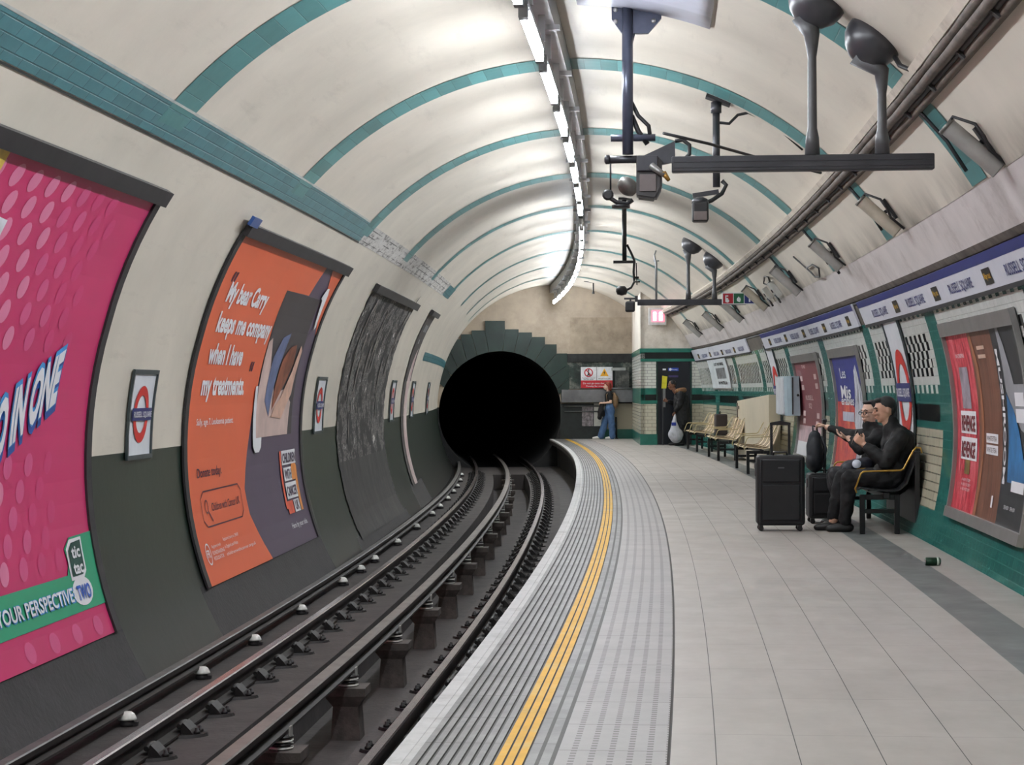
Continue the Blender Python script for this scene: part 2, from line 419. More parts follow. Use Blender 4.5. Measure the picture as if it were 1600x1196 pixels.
def right_wall():
    b = B(); cw = 4.78/64; j0 = int((S0-17.78)/cw); j1 = int((SE-17.78)/cw)
    cols = [17.78+cw*j for j in range(j0, j1+1)]
    g = [[b.bm.verts.new(CY(s, math.degrees(y/R0))) for y in YE] for s in cols]
    for i in range(len(cols)-1):
        for r in range(len(YE)-1):
            if s_skip(cols[i]): continue
            f = b.bm.faces.new((g[i][r], g[i][r+1], g[i+1][r+1], g[i+1][r])); f.smooth = True
            f.material_index = wtile(i+j0, r, (cols[i]+cols[i+1])/2)
            for lp, (ss, yy) in zip(f.loops, ((cols[i], YE[r]), (cols[i], YE[r+1]), (cols[i+1], YE[r+1]), (cols[i+1], YE[r]))): lp[b.uvl].uv = (ss, yy)
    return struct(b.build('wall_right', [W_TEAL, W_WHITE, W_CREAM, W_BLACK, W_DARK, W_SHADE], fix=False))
def s_skip(s): return False
right_wall()

# ------------------------------------------------------------------ platform floor
WHITE_ED = M('white_platform_edge_stone', (188, 188, 187), .6, var=.06, scale=9, obj=False, dirt=(150, 150, 148))
q = NT('grey_ribbed_coping'); v = q.uv(); f = q.noise(v, 2.2, 7, .7); cc = q.ramp(f, [(.32, lin((98, 98, 97))), (.7, lin((142, 141, 139)))])
sx = q.n('ShaderNodeSeparateXYZ'); q.l(v, sx.inputs[0]); jo = q.math('LESS_THAN', q.math('FRACT', q.math('DIVIDE', sx.outputs['X'], .61)), .02)
cc = q.mix(q.math('MULTIPLY', jo, .7), cc, lin((70, 68, 66)))
q.col(cc); q.set(.5, 0, .35); q.bump(q.math('SUBTRACT', q.math('MULTIPLY', f, .4), jo), .5, .004); RIBG = q.m
YEL = M('yellow_line_paint', (216, 164, 8), .55, spec=.3, var=.1, scale=5, obj=False, dirt=(200, 180, 110))
GROOVE = M('dark_groove_grey', (62, 60, 58), .6, obj=False)  # darker grey for grooves and slab joints
def slab(name, rgb, bw, bh, var=.05, ms=.012, rough=.42):
    q = NT(name); v = q.uv(); c = lin(rgb); b = q.n('ShaderNodeTexBrick'); q.l(v, b.inputs['Vector']); b.offset = .37
    b.inputs['Scale'].default_value = 1; b.inputs['Brick Width'].default_value = bw; b.inputs['Row Height'].default_value = bh
    b.inputs['Mortar Size'].default_value = .0035; b.inputs['Mortar Smooth'].default_value = .4
    b.inputs['Color1'].default_value = (*[x*(1-var) for x in c], 1); b.inputs['Color2'].default_value = (*[min(1, x*(1+var)) for x in c], 1)
    b.inputs['Mortar'].default_value = (*lin((104, 98, 94)), 1)
    f = q.noise(q.uv(1, 3), 1.4, 8, .65); cc = q.mix(.55, b.outputs['Color'], q.ramp(f, [(.3, tuple(x*.84 for x in c)), (.7, tuple(min(1, x*1.1) for x in c))]))
    q.col(cc); q.set(rough, 0, .5)
    q.l(q.ramp(q.noise(v, 1.8, 4), [(.3, (rough-.08,)*3), (.7, (rough+.14,)*3)]), q.b.inputs['Roughness'])
    q.bump(q.math('SUBTRACT', q.math('MULTIPLY', q.noise(v, 20, 3), .25), b.outputs['Fac']), .4, .004); return q.m
SLAB = slab('pale_platform_slab', (167, 161, 155), .95, 100.0, .05)
STRIPE = slab('dark_grey_floor_stripe', (100, 104, 103), 3.0, 100.0, .04)
def tactile():
    q = NT('tactile_paving_with_small_studs'); v = q.uv(); c = lin((162, 159, 158))
    sx = q.n('ShaderNodeSeparateXYZ'); q.l(v, sx.inputs[0])
    # rows of short studs: five double rows across the strip, one stud every 4.5 cm
    fu = q.math('ABSOLUTE', q.math('SUBTRACT', q.math('FRACT', q.math('DIVIDE', sx.outputs['Y'], .0735)), .5))
    fs = q.math('FRACT', q.math('DIVIDE', sx.outputs['X'], .055))
    st = q.math('MULTIPLY', q.math('GREATER_THAN', fu, .34), q.math('GREATER_THAN', fs, .45))
    jo = q.math('LESS_THAN', q.math('FRACT', q.math('DIVIDE', sx.outputs['X'], .6)), .014)
    f = q.noise(v, 2, 7, .7); cc = q.ramp(f, [(.3, tuple(x*.86 for x in c)), (.7, tuple(x*1.08 for x in c))])
    cc = q.mix(q.math('MULTIPLY', st, .7), cc, lin((92, 88, 86))); cc = q.mix(jo, cc, lin((110, 106, 102)))
    q.col(cc); q.set(.55, 0, .35); q.bump(q.math('SUBTRACT', st, jo), .7, .006); return q.m
TACT = tactile()
# (u, z, material of the strip that starts here)
P = [(-.2118, -.04, 0), (-.2118, 0, 0)]
def grooves(u0, u1, n, m, depth=.006, gw=.35):
    pw = (u1-u0)/n
    for i in range(n):
        a = u0+pw*i
        P.extend([(a, 0, m), (a+pw*(1-gw), 0, 3), (a+pw*(1-gw)+.003, -depth, 3), (a+pw-.003, -depth, 3)])
P += [(-.15, 0, 0), (-.148, -.002, 0), (-.146, 0, 0)]
grooves(-.118, .2, 8, 1)
grooves(.2, .315, 3, 2, .004, .22)
P += [(.315, 0, 1), (.352, 0, 3), (.368, 0, 1), (.405, 0, 3), (.423, 0, 4), (.845, 0, 3), (.853, -.003, 3), (.858, 0, 5)]
P += [(1.03, 0, 3), (1.034, 0, 5), (1.345, 0, 3), (1.349, 0, 5), (1.66, 0, 3), (1.664, 0, 5), (1.975, 0, 3), (1.979, 0, 5), (2.29, 0, 3), (2.294, 0, 5), (2.56, 0, 6), (2.885, 0, 5)]
P += [(3.205, 0, 5)]
struct(sweep('floor', [(u, z) for u, z, m in P], S0, SE, [WHITE_ED, RIBG, YEL, GROOVE, TACT, SLAB, STRIPE], closed=False, step=.6, mi=[m for u, z, m in P]))
# UV on the floor is (s, distance across): good enough for every strip above
DARKC = M('dusty_dark_concrete', (62, 58, 57), .75, var=.3, scale=4, bump=.5, obj=False, dirt=(30, 28, 28))
PITC = M('dusty_brown_grey_trackbed', (66, 61, 60), .8, var=.22, scale=3, bump=.5, obj=False, dirt=(46, 42, 42))
struct(sweep('wall_platform', [(-.2118, -.04), (-.2118, -.14), (-.02, -.16), (.02, -.78), (-.5, -.80)], S0, SE, DARKC, closed=False, step=.6))
def bed():
    PW, PE, PZ = -1.93, -1.10, -1.2
    pr = [(-2.96, -.70), (-2.98, -.80), (PW, -.80), (PW, PZ), (PE, PZ), (PE, -.80), (-.2, -.80)]
    struct(sweep('floor_track', pr, S0, 51.6, PITC, closed=False, step=.6))
    struct(sweep('floor_track_end', [(-2.96, -.70), (-2.98, -.80), (.06, -.80)], 51.6, SE+.1, PITC, closed=False, step=.6))
    b = B(); b.bm.faces.new([b.bm.verts.new(W(u, 51.6, z)) for u, z in ((PW, -.8), (PW, PZ), (PE, PZ), (PE, -.8))])
    struct(b.build('wall_pit', PITC, fix=False))
bed()
# back wall behind the camera closes the hall
b = B(); b.bm.faces.new([b.bm.verts.new(CY(S0, a)) for a in range(0, 360, 10)]); struct(b.build('wall_back', CREAM, fix=False))

# ------------------------------------------------------------------ end wall with the running tunnel
HG = M('dark_green_painted_steel', (30, 50, 44), .3, var=.25, scale=2)
ENDC = M('end_wall_cream', (174, 160, 142), .7, var=.1, scale=2, dirt=(146, 132, 116))
ENDP = M('end_wall_patched_render', (160, 146, 128), .8, var=.16, scale=3, dirt=(120, 104, 88))
BLK = M('unlit_black_tunnel_lining', (16, 16, 18), .9)  # darkness of the unlit tunnel put into the colour
PU, PZc, PR = -1.61, .757, 1.745
def WE(u, z, d=0): return W(u, SE-d, z)
def end_wall():
    b = B(); n = 72
    ring = [b.bm.verts.new(WE(PU+PR*math.cos(2*PI*k/n), PZc+PR*math.sin(2*PI*k/n))) for k in range(n)]
    out = []
    for k in range(n):
        a = 2*PI*k/n; dx, dz = math.cos(a), math.sin(a); t = 0
        # march to the edge of the big circle
        lo, hi = 0, 8
        for _ in range(40):
            t = (lo+hi)/2
            if math.hypot(PU+dx*t, PZc+dz*t-ZC) < R0+.12: lo = t
            else: hi = t
        t = max(t, PR+.002); out.append(b.bm.verts.new(WE(PU+dx*t, PZc+dz*t)))
    for k in range(n):
        f = b.bm.faces.new((ring[k], ring[(k+1) % n], out[(k+1) % n], out[k])); f.material_index = 1 if math.sin(2*PI*(k+.5)/n) < .12 else 0
    return struct(b.build('wall_end', [ENDC, M('dark_lower_end_wall', (34, 34, 35), .8)], fix=False))  # lower faces of the end wall are darker
end_wall()
def run_tunnel():
    b = B(); n = 48; rows = []
    for i in range(25):
        s = SE + i*1.2
        rows.append([b.bm.verts.new(W(PU+PR*math.cos(2*PI*k/n), s, PZc+PR*math.sin(2*PI*k/n))) for k in range(n)])
    for A, Q in zip(rows, rows[1:]):
        for k in range(n): f = b.bm.faces.new((A[k], A[(k+1) % n], Q[(k+1) % n], Q[k])); f.smooth = True
    b.bm.faces.new(rows[-1])
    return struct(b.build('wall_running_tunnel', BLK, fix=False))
run_tunnel()
# stepped voussoirs round the portal
b = B()
def IN(a): return (PU+PR*math.cos(math.radians(a)), PZc+PR*math.sin(math.radians(a)))
def J(a, z):
    ca, sa = math.cos(math.radians(a)), math.sin(math.radians(a)); return (PU+ca*(z-PZc)/sa, z)
def vous(pts): b.prism(pts, lambda u, z: WE(u, z, .002), lambda u, z: WE(u, z, .07))
g_ = .25
vous([IN(87.6+g_), IN(94), IN(100.7-g_), (-2.03, 3.09), (-2.03, 3.36), (-1.47, 3.36), (-1.47, 3.12)])
R_ = [(87.6, 76.9, 3.12, -1.47, -1.08, 3.03), (76.9, 66.3, 3.03, -1.08, -.70, 2.90), (66.3, 55.8, 2.90, -.70, -.33, 2.69), (55.8, 45.5, 2.69, -.33, .0, 2.43), (45.5, 34.8, 2.43, 0, .30, 2.1), (34.8, 22, 2.1, .30, .36, 1.75), (22, 17, 1.75, .36, .36, 1.42)]
for a1, a0, z, xa, xb, zn in R_: vous([IN(a1-g_), IN((a0+a1)/2), IN(a0+g_), (xb-.004, zn), (xb-.004, z), (xa+.004, z)])
L_ = [(100.7, 112, 3.09, -2.03, -2.42, 2.98), (112, 122.6, 2.98, -2.42, -2.72, 2.84), (122.6, 133.6, 2.84, -2.72, -3.05, 2.55), (133.6, 143, 2.55, -3.05, -3.3, 2.2), (143, 156, 2.2, -3.3, -3.45, 1.7)]
for a0, a1, z, xa, xb, zn in L_: vous([IN(a0+g_), IN((a0+a1)/2), IN(a1-g_), (xb+.004, zn), (xb+.004, z), (xa-.004, z)][::-1])
struct(b.build('trim_30', HG))
# green painted panel right of the portal, patched cream above, beam and ledge
b = B()
def panel(b, u0, u1, z0, z1, d0=.0, d1=.03, mi=0): b.prism([(u0, z0), (u1, z0), (u1, z1), (u0, z1)], lambda u, z: WE(u, z, d0), lambda u, z: WE(u, z, d1), mi)
panel(b, .38, 2.35, 2.42, 3.45); struct(b.build('trim_31', ENDP))
b = B(); panel(b, .3, 2.35, 1.42, 2.40, 0, .03, 0); panel(b, .3, 2.35, 2.18, 2.42, .03, .06, 1); struct(b.build('trim_32', [M('flaking_dark_green_paint', (34, 48, 43), .6, var=.5, scale=5, dirt=(150, 150, 140)), M('sooty_black_strip', (40, 42, 42), .8, var=.4, scale=5)]))
b = B(); panel(b, .12, 2.35, 1.04, 1.40, 0, .3); struct(b.build('trim_33', M('dusty_grey_ledge', (112, 112, 114), .7, var=.2, scale=3)))
b = B(); panel(b, .1, 1.3, -.05, 1.0, 0, .05, 0); panel(b, 1.3, 2.35, .27, 1.0, 0, .06, 1); panel(b, 1.3, 2.35, -.02, .27, 0, .07, 2)
struct(b.build('trim_34', [M('black_green_painted_wall', (26, 34, 34), .5, var=.3), tile('cream_end_tile', (205, 198, 176), .4, .09, mortar=(120, 112, 98), var=.05), M('teal_skirting', (34, 92, 80), .3)]))

# ------------------------------------------------------------------ cross wall with the doorway, right of the platform
def cross():
    SB = 50.0
    b = B()
    def F(u0, u1, z0, z1, mi, d=0.0, th_=.05):
        b.prism([(u0, z0), (u1, z0), (u1, z1), (u0, z1)], lambda u, z: W(u, SB-d, z), lambda u, z: W(u, SB-d+th_+d, z), mi)
    def A(z): return math.sqrt(max(0, (R0+.05)**2-(z-ZC)**2))
    DL, DR, DT = 2.2, 3.07, 2.1
    # above the door up to the vault
    n = 8; top = []
    poly = [(1.79, 2.43), (A(2.43), 2.43)] + [(A(z), z) for z in (2.7, 3.0, 3.3, 3.6, 3.8)] + [(1.79, 3.92)]
    b.prism(poly, lambda u, z: W(u, SB, z), lambda u, z: W(u, SB+.1, z), 0)
    F(1.79, 3.2, 2.33, 2.43, 1, .03); F(1.79, 3.22, 2.17, 2.33, 2, .0); F(1.79, 3.25, 2.1, 2.17, 1, .02)
    for u0, u1 in ((1.79, DL), (DR, 3.36)):
        F(u0, u1, 1.43, 2.1, 3); F(u0, u1, 1.27, 1.43, 1, .0); F(u0, u1, 1.12, 1.27, 2); F(u0, u1, 1.03, 1.12, 1, .01); F(u0, u1, .27, 1.03, 4); F(u0, u1, -.01, .27, 1, .02)
    struct(b.build('wall_cross', [CREAM_O, M('teal_moulding', (40, 112, 98), .25), M('black_band_glaze', (22, 28, 28), .2), tile_o('white_brick_tile', (214, 216, 208), .22, .075), tile_o('cream_brick_tile', (210, 205, 184), .22, .09)]))
    # return wall that runs back to the end wall
    b = B()
    def G(z0, z1, mi, d=0):
        v = [W(1.79-d, SB, z0), W(1.79-d, SB, z1), W(2.15-d, SE, z1), W(2.15-d, SE, z0)]; w2 = [W(1.9, SB, z0), W(1.9, SB, z1), W(2.25, SE, z1), W(2.25, SE, z0)]
        A_ = [b.bm.verts.new(p) for p in v]; Q = [b.bm.verts.new(p) for p in w2]
        b.bm.faces.new(A_).material_index = mi; b.bm.faces.new(Q[::-1]).material_index = mi
        for i in range(4): b.bm.faces.new((A_[i], A_[(i+1) % 4], Q[(i+1) % 4], Q[i])).material_index = mi
    G(2.43, 3.9, 0); G(2.3, 2.43, 1, .02); G(1.43, 2.3, 2); G(1.03, 1.43, 1); G(.27, 1.03, 3); G(-.01, .27, 1, .02)
    struct(b.build('wall_return', [CREAM_O, MATS['teal_moulding'], MATS['white_brick_tile'], MATS['cream_brick_tile']]))
CREAM_O = M('cream_cross_wall_paint', (224, 216, 204), .6, var=.08, scale=2, dirt=(170, 156, 138))
def tile_o(name, rgb, tw, th_): 
    q = NT(name); v = q.uv(obj=True); 
    mp = q.n('ShaderNodeTexCoord'); sx = q.n('ShaderNodeSeparateXYZ'); q.l(mp.outputs['Object'], sx.inputs[0]); cb = q.n('ShaderNodeCombineXYZ')
    q.l(q.math('ADD', sx.outputs['X'], sx.outputs['Y']), cb.inputs[0]); q.l(sx.outputs['Z'], cb.inputs[1])
    b = q.n('ShaderNodeTexBrick'); q.l(cb.outputs[0], b.inputs['Vector']); c = lin(rgb)
    b.inputs['Scale'].default_value = 1; b.inputs['Brick Width'].default_value = tw; b.inputs['Row Height'].default_value = th_; b.inputs['Mortar Size'].default_value = .006
    b.inputs['Color1'].default_value = (*[x*.93 for x in c], 1); b.inputs['Color2'].default_value = (*c, 1); b.inputs['Mortar'].default_value = (*[x*.45 for x in c], 1)
    q.col(b.outputs['Color']); q.set(.2); MATS[name] = q.m; return q.m
cross()

# ------------------------------------------------------------------ the row of fluorescent tubes
TUBE = EM('lit_fluorescent_tube', (243, 248, 255), LAMP_POWER)
HOUS = M('white_enamel_housing', (205, 207, 210), .4, var=.06)
DKM = M('dark_steel_and_painted_shade', (60, 60, 62), .4, metal=.2, var=.2)
GREYM = M('mid_grey_galvanised_steel', (128, 130, 132), .4, metal=.5, var=.15)
LS = [13.86 + 2.17*i for i in range(-10, 20)]
LU, LZ = -.11, 3.85
def lamp(s, lit=True):
    r = empty('tube_light', LU, s, LZ); L = .80
    b = B(); b.tube([(0, -L, 0), (0, -L+.04, 0), (0, L-.04, 0), (0, L, 0)], [.02, .031, .031, .02], 14); o = b.build('tube', TUBE if lit else M('unlit_tube_glass', (200, 202, 206), .2), r)
    b = B(); b.box(-.035, .035, -L-.13, L+.13, .06, .10, bev=.008); b.box(-.038, .038, -L+.04, L-.04, .044, .056)  # thin plate over the tube added to block upward light
    b.box(-.03, .03, -L-.13, -L-.02, -.025, .06); b.box(-.03, .03, L+.02, L+.13, -.025, .06); b.build('housing', GREYM if lit else DKM, r)  # dead lamp's housing is darker: its missing light is put into the colour
    b = B()
    for y in (-L+.12, L-.12): b.box(.0, .05, y-.02, y+.02, .10, .30)
    b.build('hanger', M('pale_steel_strap', (170, 171, 173), .45, metal=.2), r)
    return r
for i, s in enumerate(LS):
    if s > 55.5: continue
    lit = i != 17
    o = lamp(s, lit)
    if i < 9: tag(o, 'lit tube light of the ceiling row above or behind the photographer', 'light', 'lit tube lights under the crown of the vault')
    elif lit: tag(o, '%s lit tube light of the ceiling row counted from the top of the picture' % ordinal(i-8 - (i > 17)), 'light', 'lit tube lights under the crown of the vault')
    else: tag(o, 'unlit dark tube light, the only dead one in the ceiling row', 'light')
# white tray that carries them
sweepo = sweep('cable_tray', [(-.2, 4.14), (-.01, 4.14), (-.01, 4.36), (-.2, 4.36)], S0, 56.4, [HOUS, DKM], step=1.08, mi=[0, 1, 1, 1])  # dark side faces: shade beside the lamps put into the colour
tag(sweepo, 'long white box tray along the ceiling crown carrying the tube lights', 'cable tray')
b = B()
for s in [13.86 + 2.17*i + 1.08 for i in range(-10, 19)]:
    if s > 54.5: continue
    for z in (0,):
        c = W(-.1, s, 4.12); t = th(s); b.obox(c, (math.cos(t), -math.sin(t), 0), (math.sin(t), math.cos(t), 0), (0, 0, 1), .13, .03, .02)
b.build('tray_bracket', MATS['pale_steel_strap'], sweepo)
# ================================================================== TRACK
RAILM = M('worn_steel_rail', (120, 112, 112), .3, metal=.75, var=.25, scale=5)
RUSTM = M('brown_black_rail_side', (44, 38, 36), .6, metal=.3, var=.3, scale=8)
CASTM = M('oily_black_cast_iron', (34, 31, 31), .55, metal=.3, var=.35, scale=20)
CRM = M('conductor_rail_steel', (128, 122, 118), .42, metal=.6, var=.2, scale=4)
INSW = M('white_glazed_porcelain', (222, 222, 216), .2, var=.08, scale=30)
def rail(name, u, top, label, hw=.035, fw=.07, h=.15, head=M('polished_rail_head', (150, 140, 140), .25, metal=.85, var=.2, scale=3)):
    t = top; pr = [(-hw, -.008), (-hw+.008, 0), (hw-.008, 0), (hw, -.008), (hw, -.04), (.01, -.055), (.01, -h+.03), (fw, -h+.015), (fw, -h), (-fw, -h), (-fw, -h+.015), (-.01, -h+.03), (-.01, -.055), (-hw, -.04)]
    o = sweep(name, [(u+x, t+z) for x, z in pr], -8, 62, [head, RUSTM], step=.7, mi=[0, 0, 0] + [1]*11)
    return tag(o, label, 'rail')
rail('running_rail', -2.345, -.637, 'steel running rail on the wall side of the track')
rail('running_rail', -.841, -.637, 'steel running rail beside the platform edge')
rail('conductor_rail', -1.595, -.592, 'thick middle conductor rail raised on insulator posts over the pit', hw=.048, fw=.06, h=.12, head=CRM)
rail('conductor_rail', -2.80, -.62, 'outer conductor rail at the foot of the curved left wall', hw=.04, fw=.055, h=.10, head=M('dull_grey_rail_top', (98, 96, 95), .5, metal=.4, var=.2))
def chair_proto():
    r = bpy.data.objects.new('rail_chair', None); COL.objects.link(r)
    b = B(); n = 24; pl = [(.23*math.cos(2*PI*k/n), .15*math.sin(2*PI*k/n)) for k in range(n)]
    b.prism(pl, lambda x, y: (x, y, 0), lambda x, y: (x*.95, y*.92, .022)); b.build('base_plate', CASTM, r)
    b = B()
    for sx in (-1, 1):
        b.prism([(sx*.075, .012), (sx*.15, .02), (sx*.13, .05), (sx*.085, .095), (sx*.06, .07)], lambda x, z: (x, -.085, z), lambda x, z: (x, .085, z))
    b.build('jaw', CASTM, r)
    b = B()
    for sx in (-1, 1): b.tube([(sx*.062, -.10, .075), (sx*.062, -.03, .08), (sx*.062, .03, .08), (sx*.062, .10, .072)], [.016, .021, .021, .016], 8)
    b.build('spring_key', CASTM, r)
    b = B()
    for sx in (-1, 1):
        for sy in (-1, 1): b.lathe([(.022, 0), (.022, .018), (.014, .02), (.012, .038), (0, .04)], (sx*.165, sy*.045, .02), 8)
    b.build('bolt', CASTM, r)
    return r
cp = chair_proto(); first = True
for u, s_, lab, grp in ((-2.345, 11.79, 'black rail chair of the wall side rail, %s counted from the bottom left corner', 'rail chairs under the wall side rail'),
                        (-.841, 11.31, 'black rail chair of the platform side rail, %s counted from the bottom edge', 'rail chairs under the platform side rail')):
    for i in range(52):
        s = s_ + .79*i
        o = cp if first else dup(cp); first = False
        o.location = W(u, s, -.803); o.rotation_euler = (0, 0, -th(s)); tag(o, lab % ordinal(i+1), 'rail fastening', grp)
# posts of the middle conductor rail
def post_proto():
    r = bpy.data.objects.new('conductor_rail_post', None); COL.objects.link(r)
    b = B(); b.prism([(-.095, -.11), (.095, -.11), (.095, .11), (-.095, .11)], lambda x, y: (x*1.15, y*1.1, 0), lambda x, y: (x, y, .25))
    b.prism([(-.095, -.11), (.095, -.11), (.095, .11), (-.095, .11)], lambda x, y: (x, y, .25), lambda x, y: (x*1.6, y*1.35, .33))
    b.prism([(-.152, -.149), (.152, -.149), (.152, .149), (-.152, .149)], lambda x, y: (x, y, .33), lambda x, y: (x, y, .39))
    b.build('post', M('stained_concrete_post', (84, 76, 72), .8, var=.35, scale=7, bump=.4), r)
    b = B()
    for k in range(4): b.lathe([(.04, 0), (.082, .004), (.082, .014), (.04, .02)], (0, 0, .39+.022*k), 20, mi=k % 2)
    b.build('insulator', [INSW, M('black_insulator_rib', (30, 28, 28), .4)], r)
    b = B(); b.box(.058, .072, -.03, .03, .44, .53); b.box(.03, .072, -.03, .03, .44, .452); b.build('side_clip', M('pale_metal_clip', (170, 168, 164), .4, metal=.3), r)
    return r
pp = post_proto()
for i in range(15):
    s = 12.2 + 2.62*i; o = pp if i == 0 else dup(pp)
    o.location = W(-1.575, s, -1.2); o.rotation_euler = (0, 0, -th(s))
    tag(o, 'concrete post with striped insulator in the pit, %s counted from the bottom edge' % ordinal(i+1), 'rail support', 'insulator posts in the track pit')
def ins_proto():
    r = bpy.data.objects.new('rail_insulator', None); COL.objects.link(r)
    b = B(); b.lathe([(.0, .098), (.03, .096), (.05, .082), (.062, .058), (.066, .045), (.05, .045)], (0, 0, 0), 24); b.build('porcelain_cap', INSW, r)
    b = B(); b.lathe([(.045, .0), (.05, .02), (.04, .05)], (0, 0, 0), 16); b.box(.03, .075, -.018, .018, .005, .03); b.build('base', M('dark_insulator_base', (50, 48, 50), .5), r)
    return r
ip = ins_proto()
for i, s in enumerate([10.7, 12.9, 15.04, 17.05, 19.44, 22.3, 23.87, 25.3, 28.12, 31.28, 34.6, 36.8, 39.5, 42.2, 44.6, 47.5, 50.5]):
    o = ip if i == 0 else dup(ip); o.location = W(-2.735, s, -.80); o.rotation_euler = (0, 0, -th(s))
    tag(o, 'white insulator beside the left wall, %s counted from the bottom left corner' % ordinal(i+1), 'insulator', 'white insulators along the left wall')

# ================================================================== LEFT WALL POSTERS AND SIGNS
BLACKF = M('black_poster_frame', (44, 42, 44), .5, var=.2)
FRAME_D = M('dark_slate_sign_frame', (62, 72, 74), .4)
INK_W = M('white_print', (232, 232, 236), .5, var=.02)
RED_R = M('roundel_red', (206, 38, 32), .35, var=.04)
NAVY = M('roundel_blue', (34, 42, 112), .35, var=.05)
PAPER = M('white_vitreous_panel', (226, 230, 236), .3, var=.04)
def roundel_sign(side, s_mid, a_mid, w_, h_, label, ring=.227, barw=.6, barh=.1, sq=1.0, top=0):
    t = empty('roundel_sign', 0, 0, 0); t.location = CY(s_mid, a_mid); t.rotation_euler = (0, 0, 0)
    s0 = s_mid - w_/2 if side == 'L' else s_mid + w_/2
    a0 = a_mid + math.degrees(h_/2/R0) if side == 'L' else a_mid - math.degrees(h_/2/R0)
    S = Surf(side, s0, a0, base=.012); ob = []
    fw = .035
    ob.append(S.bars('frame', [(0, w_, 0, fw), (0, w_, h_-fw, h_), (0, fw*.8, fw, h_-fw), (w_-fw*.8, w_, fw, h_-fw)], FRAME_D, None, 0, .02))
    ob.append(S.rect('panel', fw*.6, w_-fw*.6, fw*.6, h_-fw*.6, PAPER, None, .004))
    cx, cy = w_/2, h_/2 + top
    ob.append(S.polys('ring', ringpolys(cx, cy, ring*.66, ring), RED_R, None, .012))
    ob.append(S.rect('name_bar', cx-barw/2, cx+barw/2, cy-barh/2, cy+barh/2, NAVY, None, .02))
    ob.append(S.text('lettering', 'RUSSELL SQUARE', cx-barw*.45, cy-barh*.22, barh*.46, barw*.9, INK_W, None, .028, bold=.01))
    for o in ob[:-1]:
        o.parent = t; o.matrix_parent_inverse = Matrix.Translation(-t.location)
    ob[-1].parent = ob[-2]
    return tag(t, label, 'sign', None)
def top_level(name, ref):
    t = bpy.data.objects.new(name, None); COL.objects.link(t); t.location = ref; return t
def adopt(t, obs):
    """children were built in world space"""
    for o in obs:
        o.parent = t; o.matrix_parent_inverse = Matrix.Translation(-Vector(t.location))
labs = ['station roundel sign between the pink and the orange poster', 'station roundel sign between the orange poster and the torn black poster',
        'narrow looking station roundel sign just past the torn black poster', 'station roundel sign on the far left wall, second nearest the tunnel mouth', 'station roundel sign on the left wall nearest the tunnel mouth']
for s, l in zip((15.62, 24.75, 33.9, 38.4, 43.9), labs): roundel_sign('L', s, 176.6, .76, .715, l)

def frame_L(S, w_, h_, obs, top=.12, side=.13, lo=0.0, left=True, right=True):
    r = [(-side, w_+side, h_, h_+top)]
    obs.append(S.bars('top_rail', r, BLACKF, None, 0, .06))
    rr_ = ([(-side, 0, lo, h_)] if left else []) + ([(w_, w_+side, lo, h_)] if right else [])
    for q_ in rr_: obs.append(S.bars('side_rail', [q_], BLACKF, None, 0, .02))
def strm(name, stops, sx, sy, scale, rough=.6, obj=False):
    q = NT(name); f = q.noise(q.uv(sx, sy), scale, 9, .75); q.col(q.ramp(f, stops)); q.set(rough); q.bump(f, .4, .01); return q.m

# --- pink poster
S = Surf('L', 8.1, 203.2, .012); O = []
PINK = M('hot_pink_print', (204, 50, 108), .38, var=.04, scale=1, obj=False)
frame_L(S, 6.02, 3.2, O)
O.append(S.rect('sheet', 0, 6.02, 0, 3.2, PINK, None, .002))
D1, D2, D3 = [], [], []
for i in range(-2, 10):
    for j in range(0, 16):
        X = 2.3 + .42*i + (.21 if j % 2 else 0) - .02*j; Y = .6 + .165*j
        X = 5.05 - (5.05-X)*(.75 + .25*math.sin(PI*Y/3.2))
        if X > 5.35 or (Y > 1.35 and Y < 2.0 and X > 3.5): continue
        rx, ry = .085, .078
        e = [(X + rx*math.cos(2*PI*k/14) + .02*math.sin(2*PI*k/14), Y + ry*math.sin(2*PI*k/14)) for k in range(14)]
        (D1 if X < 4.2 else D2 if X < 4.75 else D3).append(e)
for i in range(4): D2.append([(4.2+.5*i+.1*math.cos(2*PI*k/14), .09+.07*math.sin(2*PI*k/14)) for k in range(14)])
O.append(S.polys('pale_dots', D1, M('pale_pink_print', (224, 128, 164), .4, var=.03), None, .005, cut=0))
O.append(S.polys('mid_dots', D2, M('mid_pink_print', (214, 88, 138), .4, var=.03), None, .005, cut=0))
O.append(S.polys('faint_dots', D3, M('faint_pink_print', (208, 64, 120), .4, var=.03), None, .005, cut=0))
O.append(S.poly('green_ribbon', [(0, .2), (6.02, .22), (6.02, .74), (5.5, .73), (5.36, .66), (5.4, .56), (5.33, .48), (3.8, .48), (0, .45)], M('mint_green_print', (46, 160, 118), .4, var=.03), None, .008))
sl = .31
O.append(S.text('headline_shadow', 'TWO IN ONE', 3.58, 1.14, .35, 1.70, M('deep_blue_print', (34, 78, 158), .4), None, .011, bold=.09, shear=.2, slope=sl))
O.append(S.text('headline_outline', 'TWO IN ONE', 3.58, 1.19, .35, 1.68, M('bright_blue_print', (64, 150, 214), .4), None, .014, bold=.08, shear=.2, slope=sl))
O.append(S.text('headline', 'TWO IN ONE', 3.60, 1.19, .34, 1.64, INK_W, None, .018, bold=.045, shear=.2, slope=sl))
O.append(S.text('slogan_outline', 'REFRESH YOUR PERSPECTIVE', 3.0, .295, .10, 2.36, MATS['bright_blue_print'], None, .014, bold=.05))
O.append(S.text('slogan', 'REFRESH YOUR PERSPECTIVE', 3.02, .30, .095, 2.3, INK_W, None, .018, bold=.02))
lp = [(5.42, .46), (5.66, .46), (5.72, .50), (5.72, .70), (5.5, .69), (5.42, .64)]
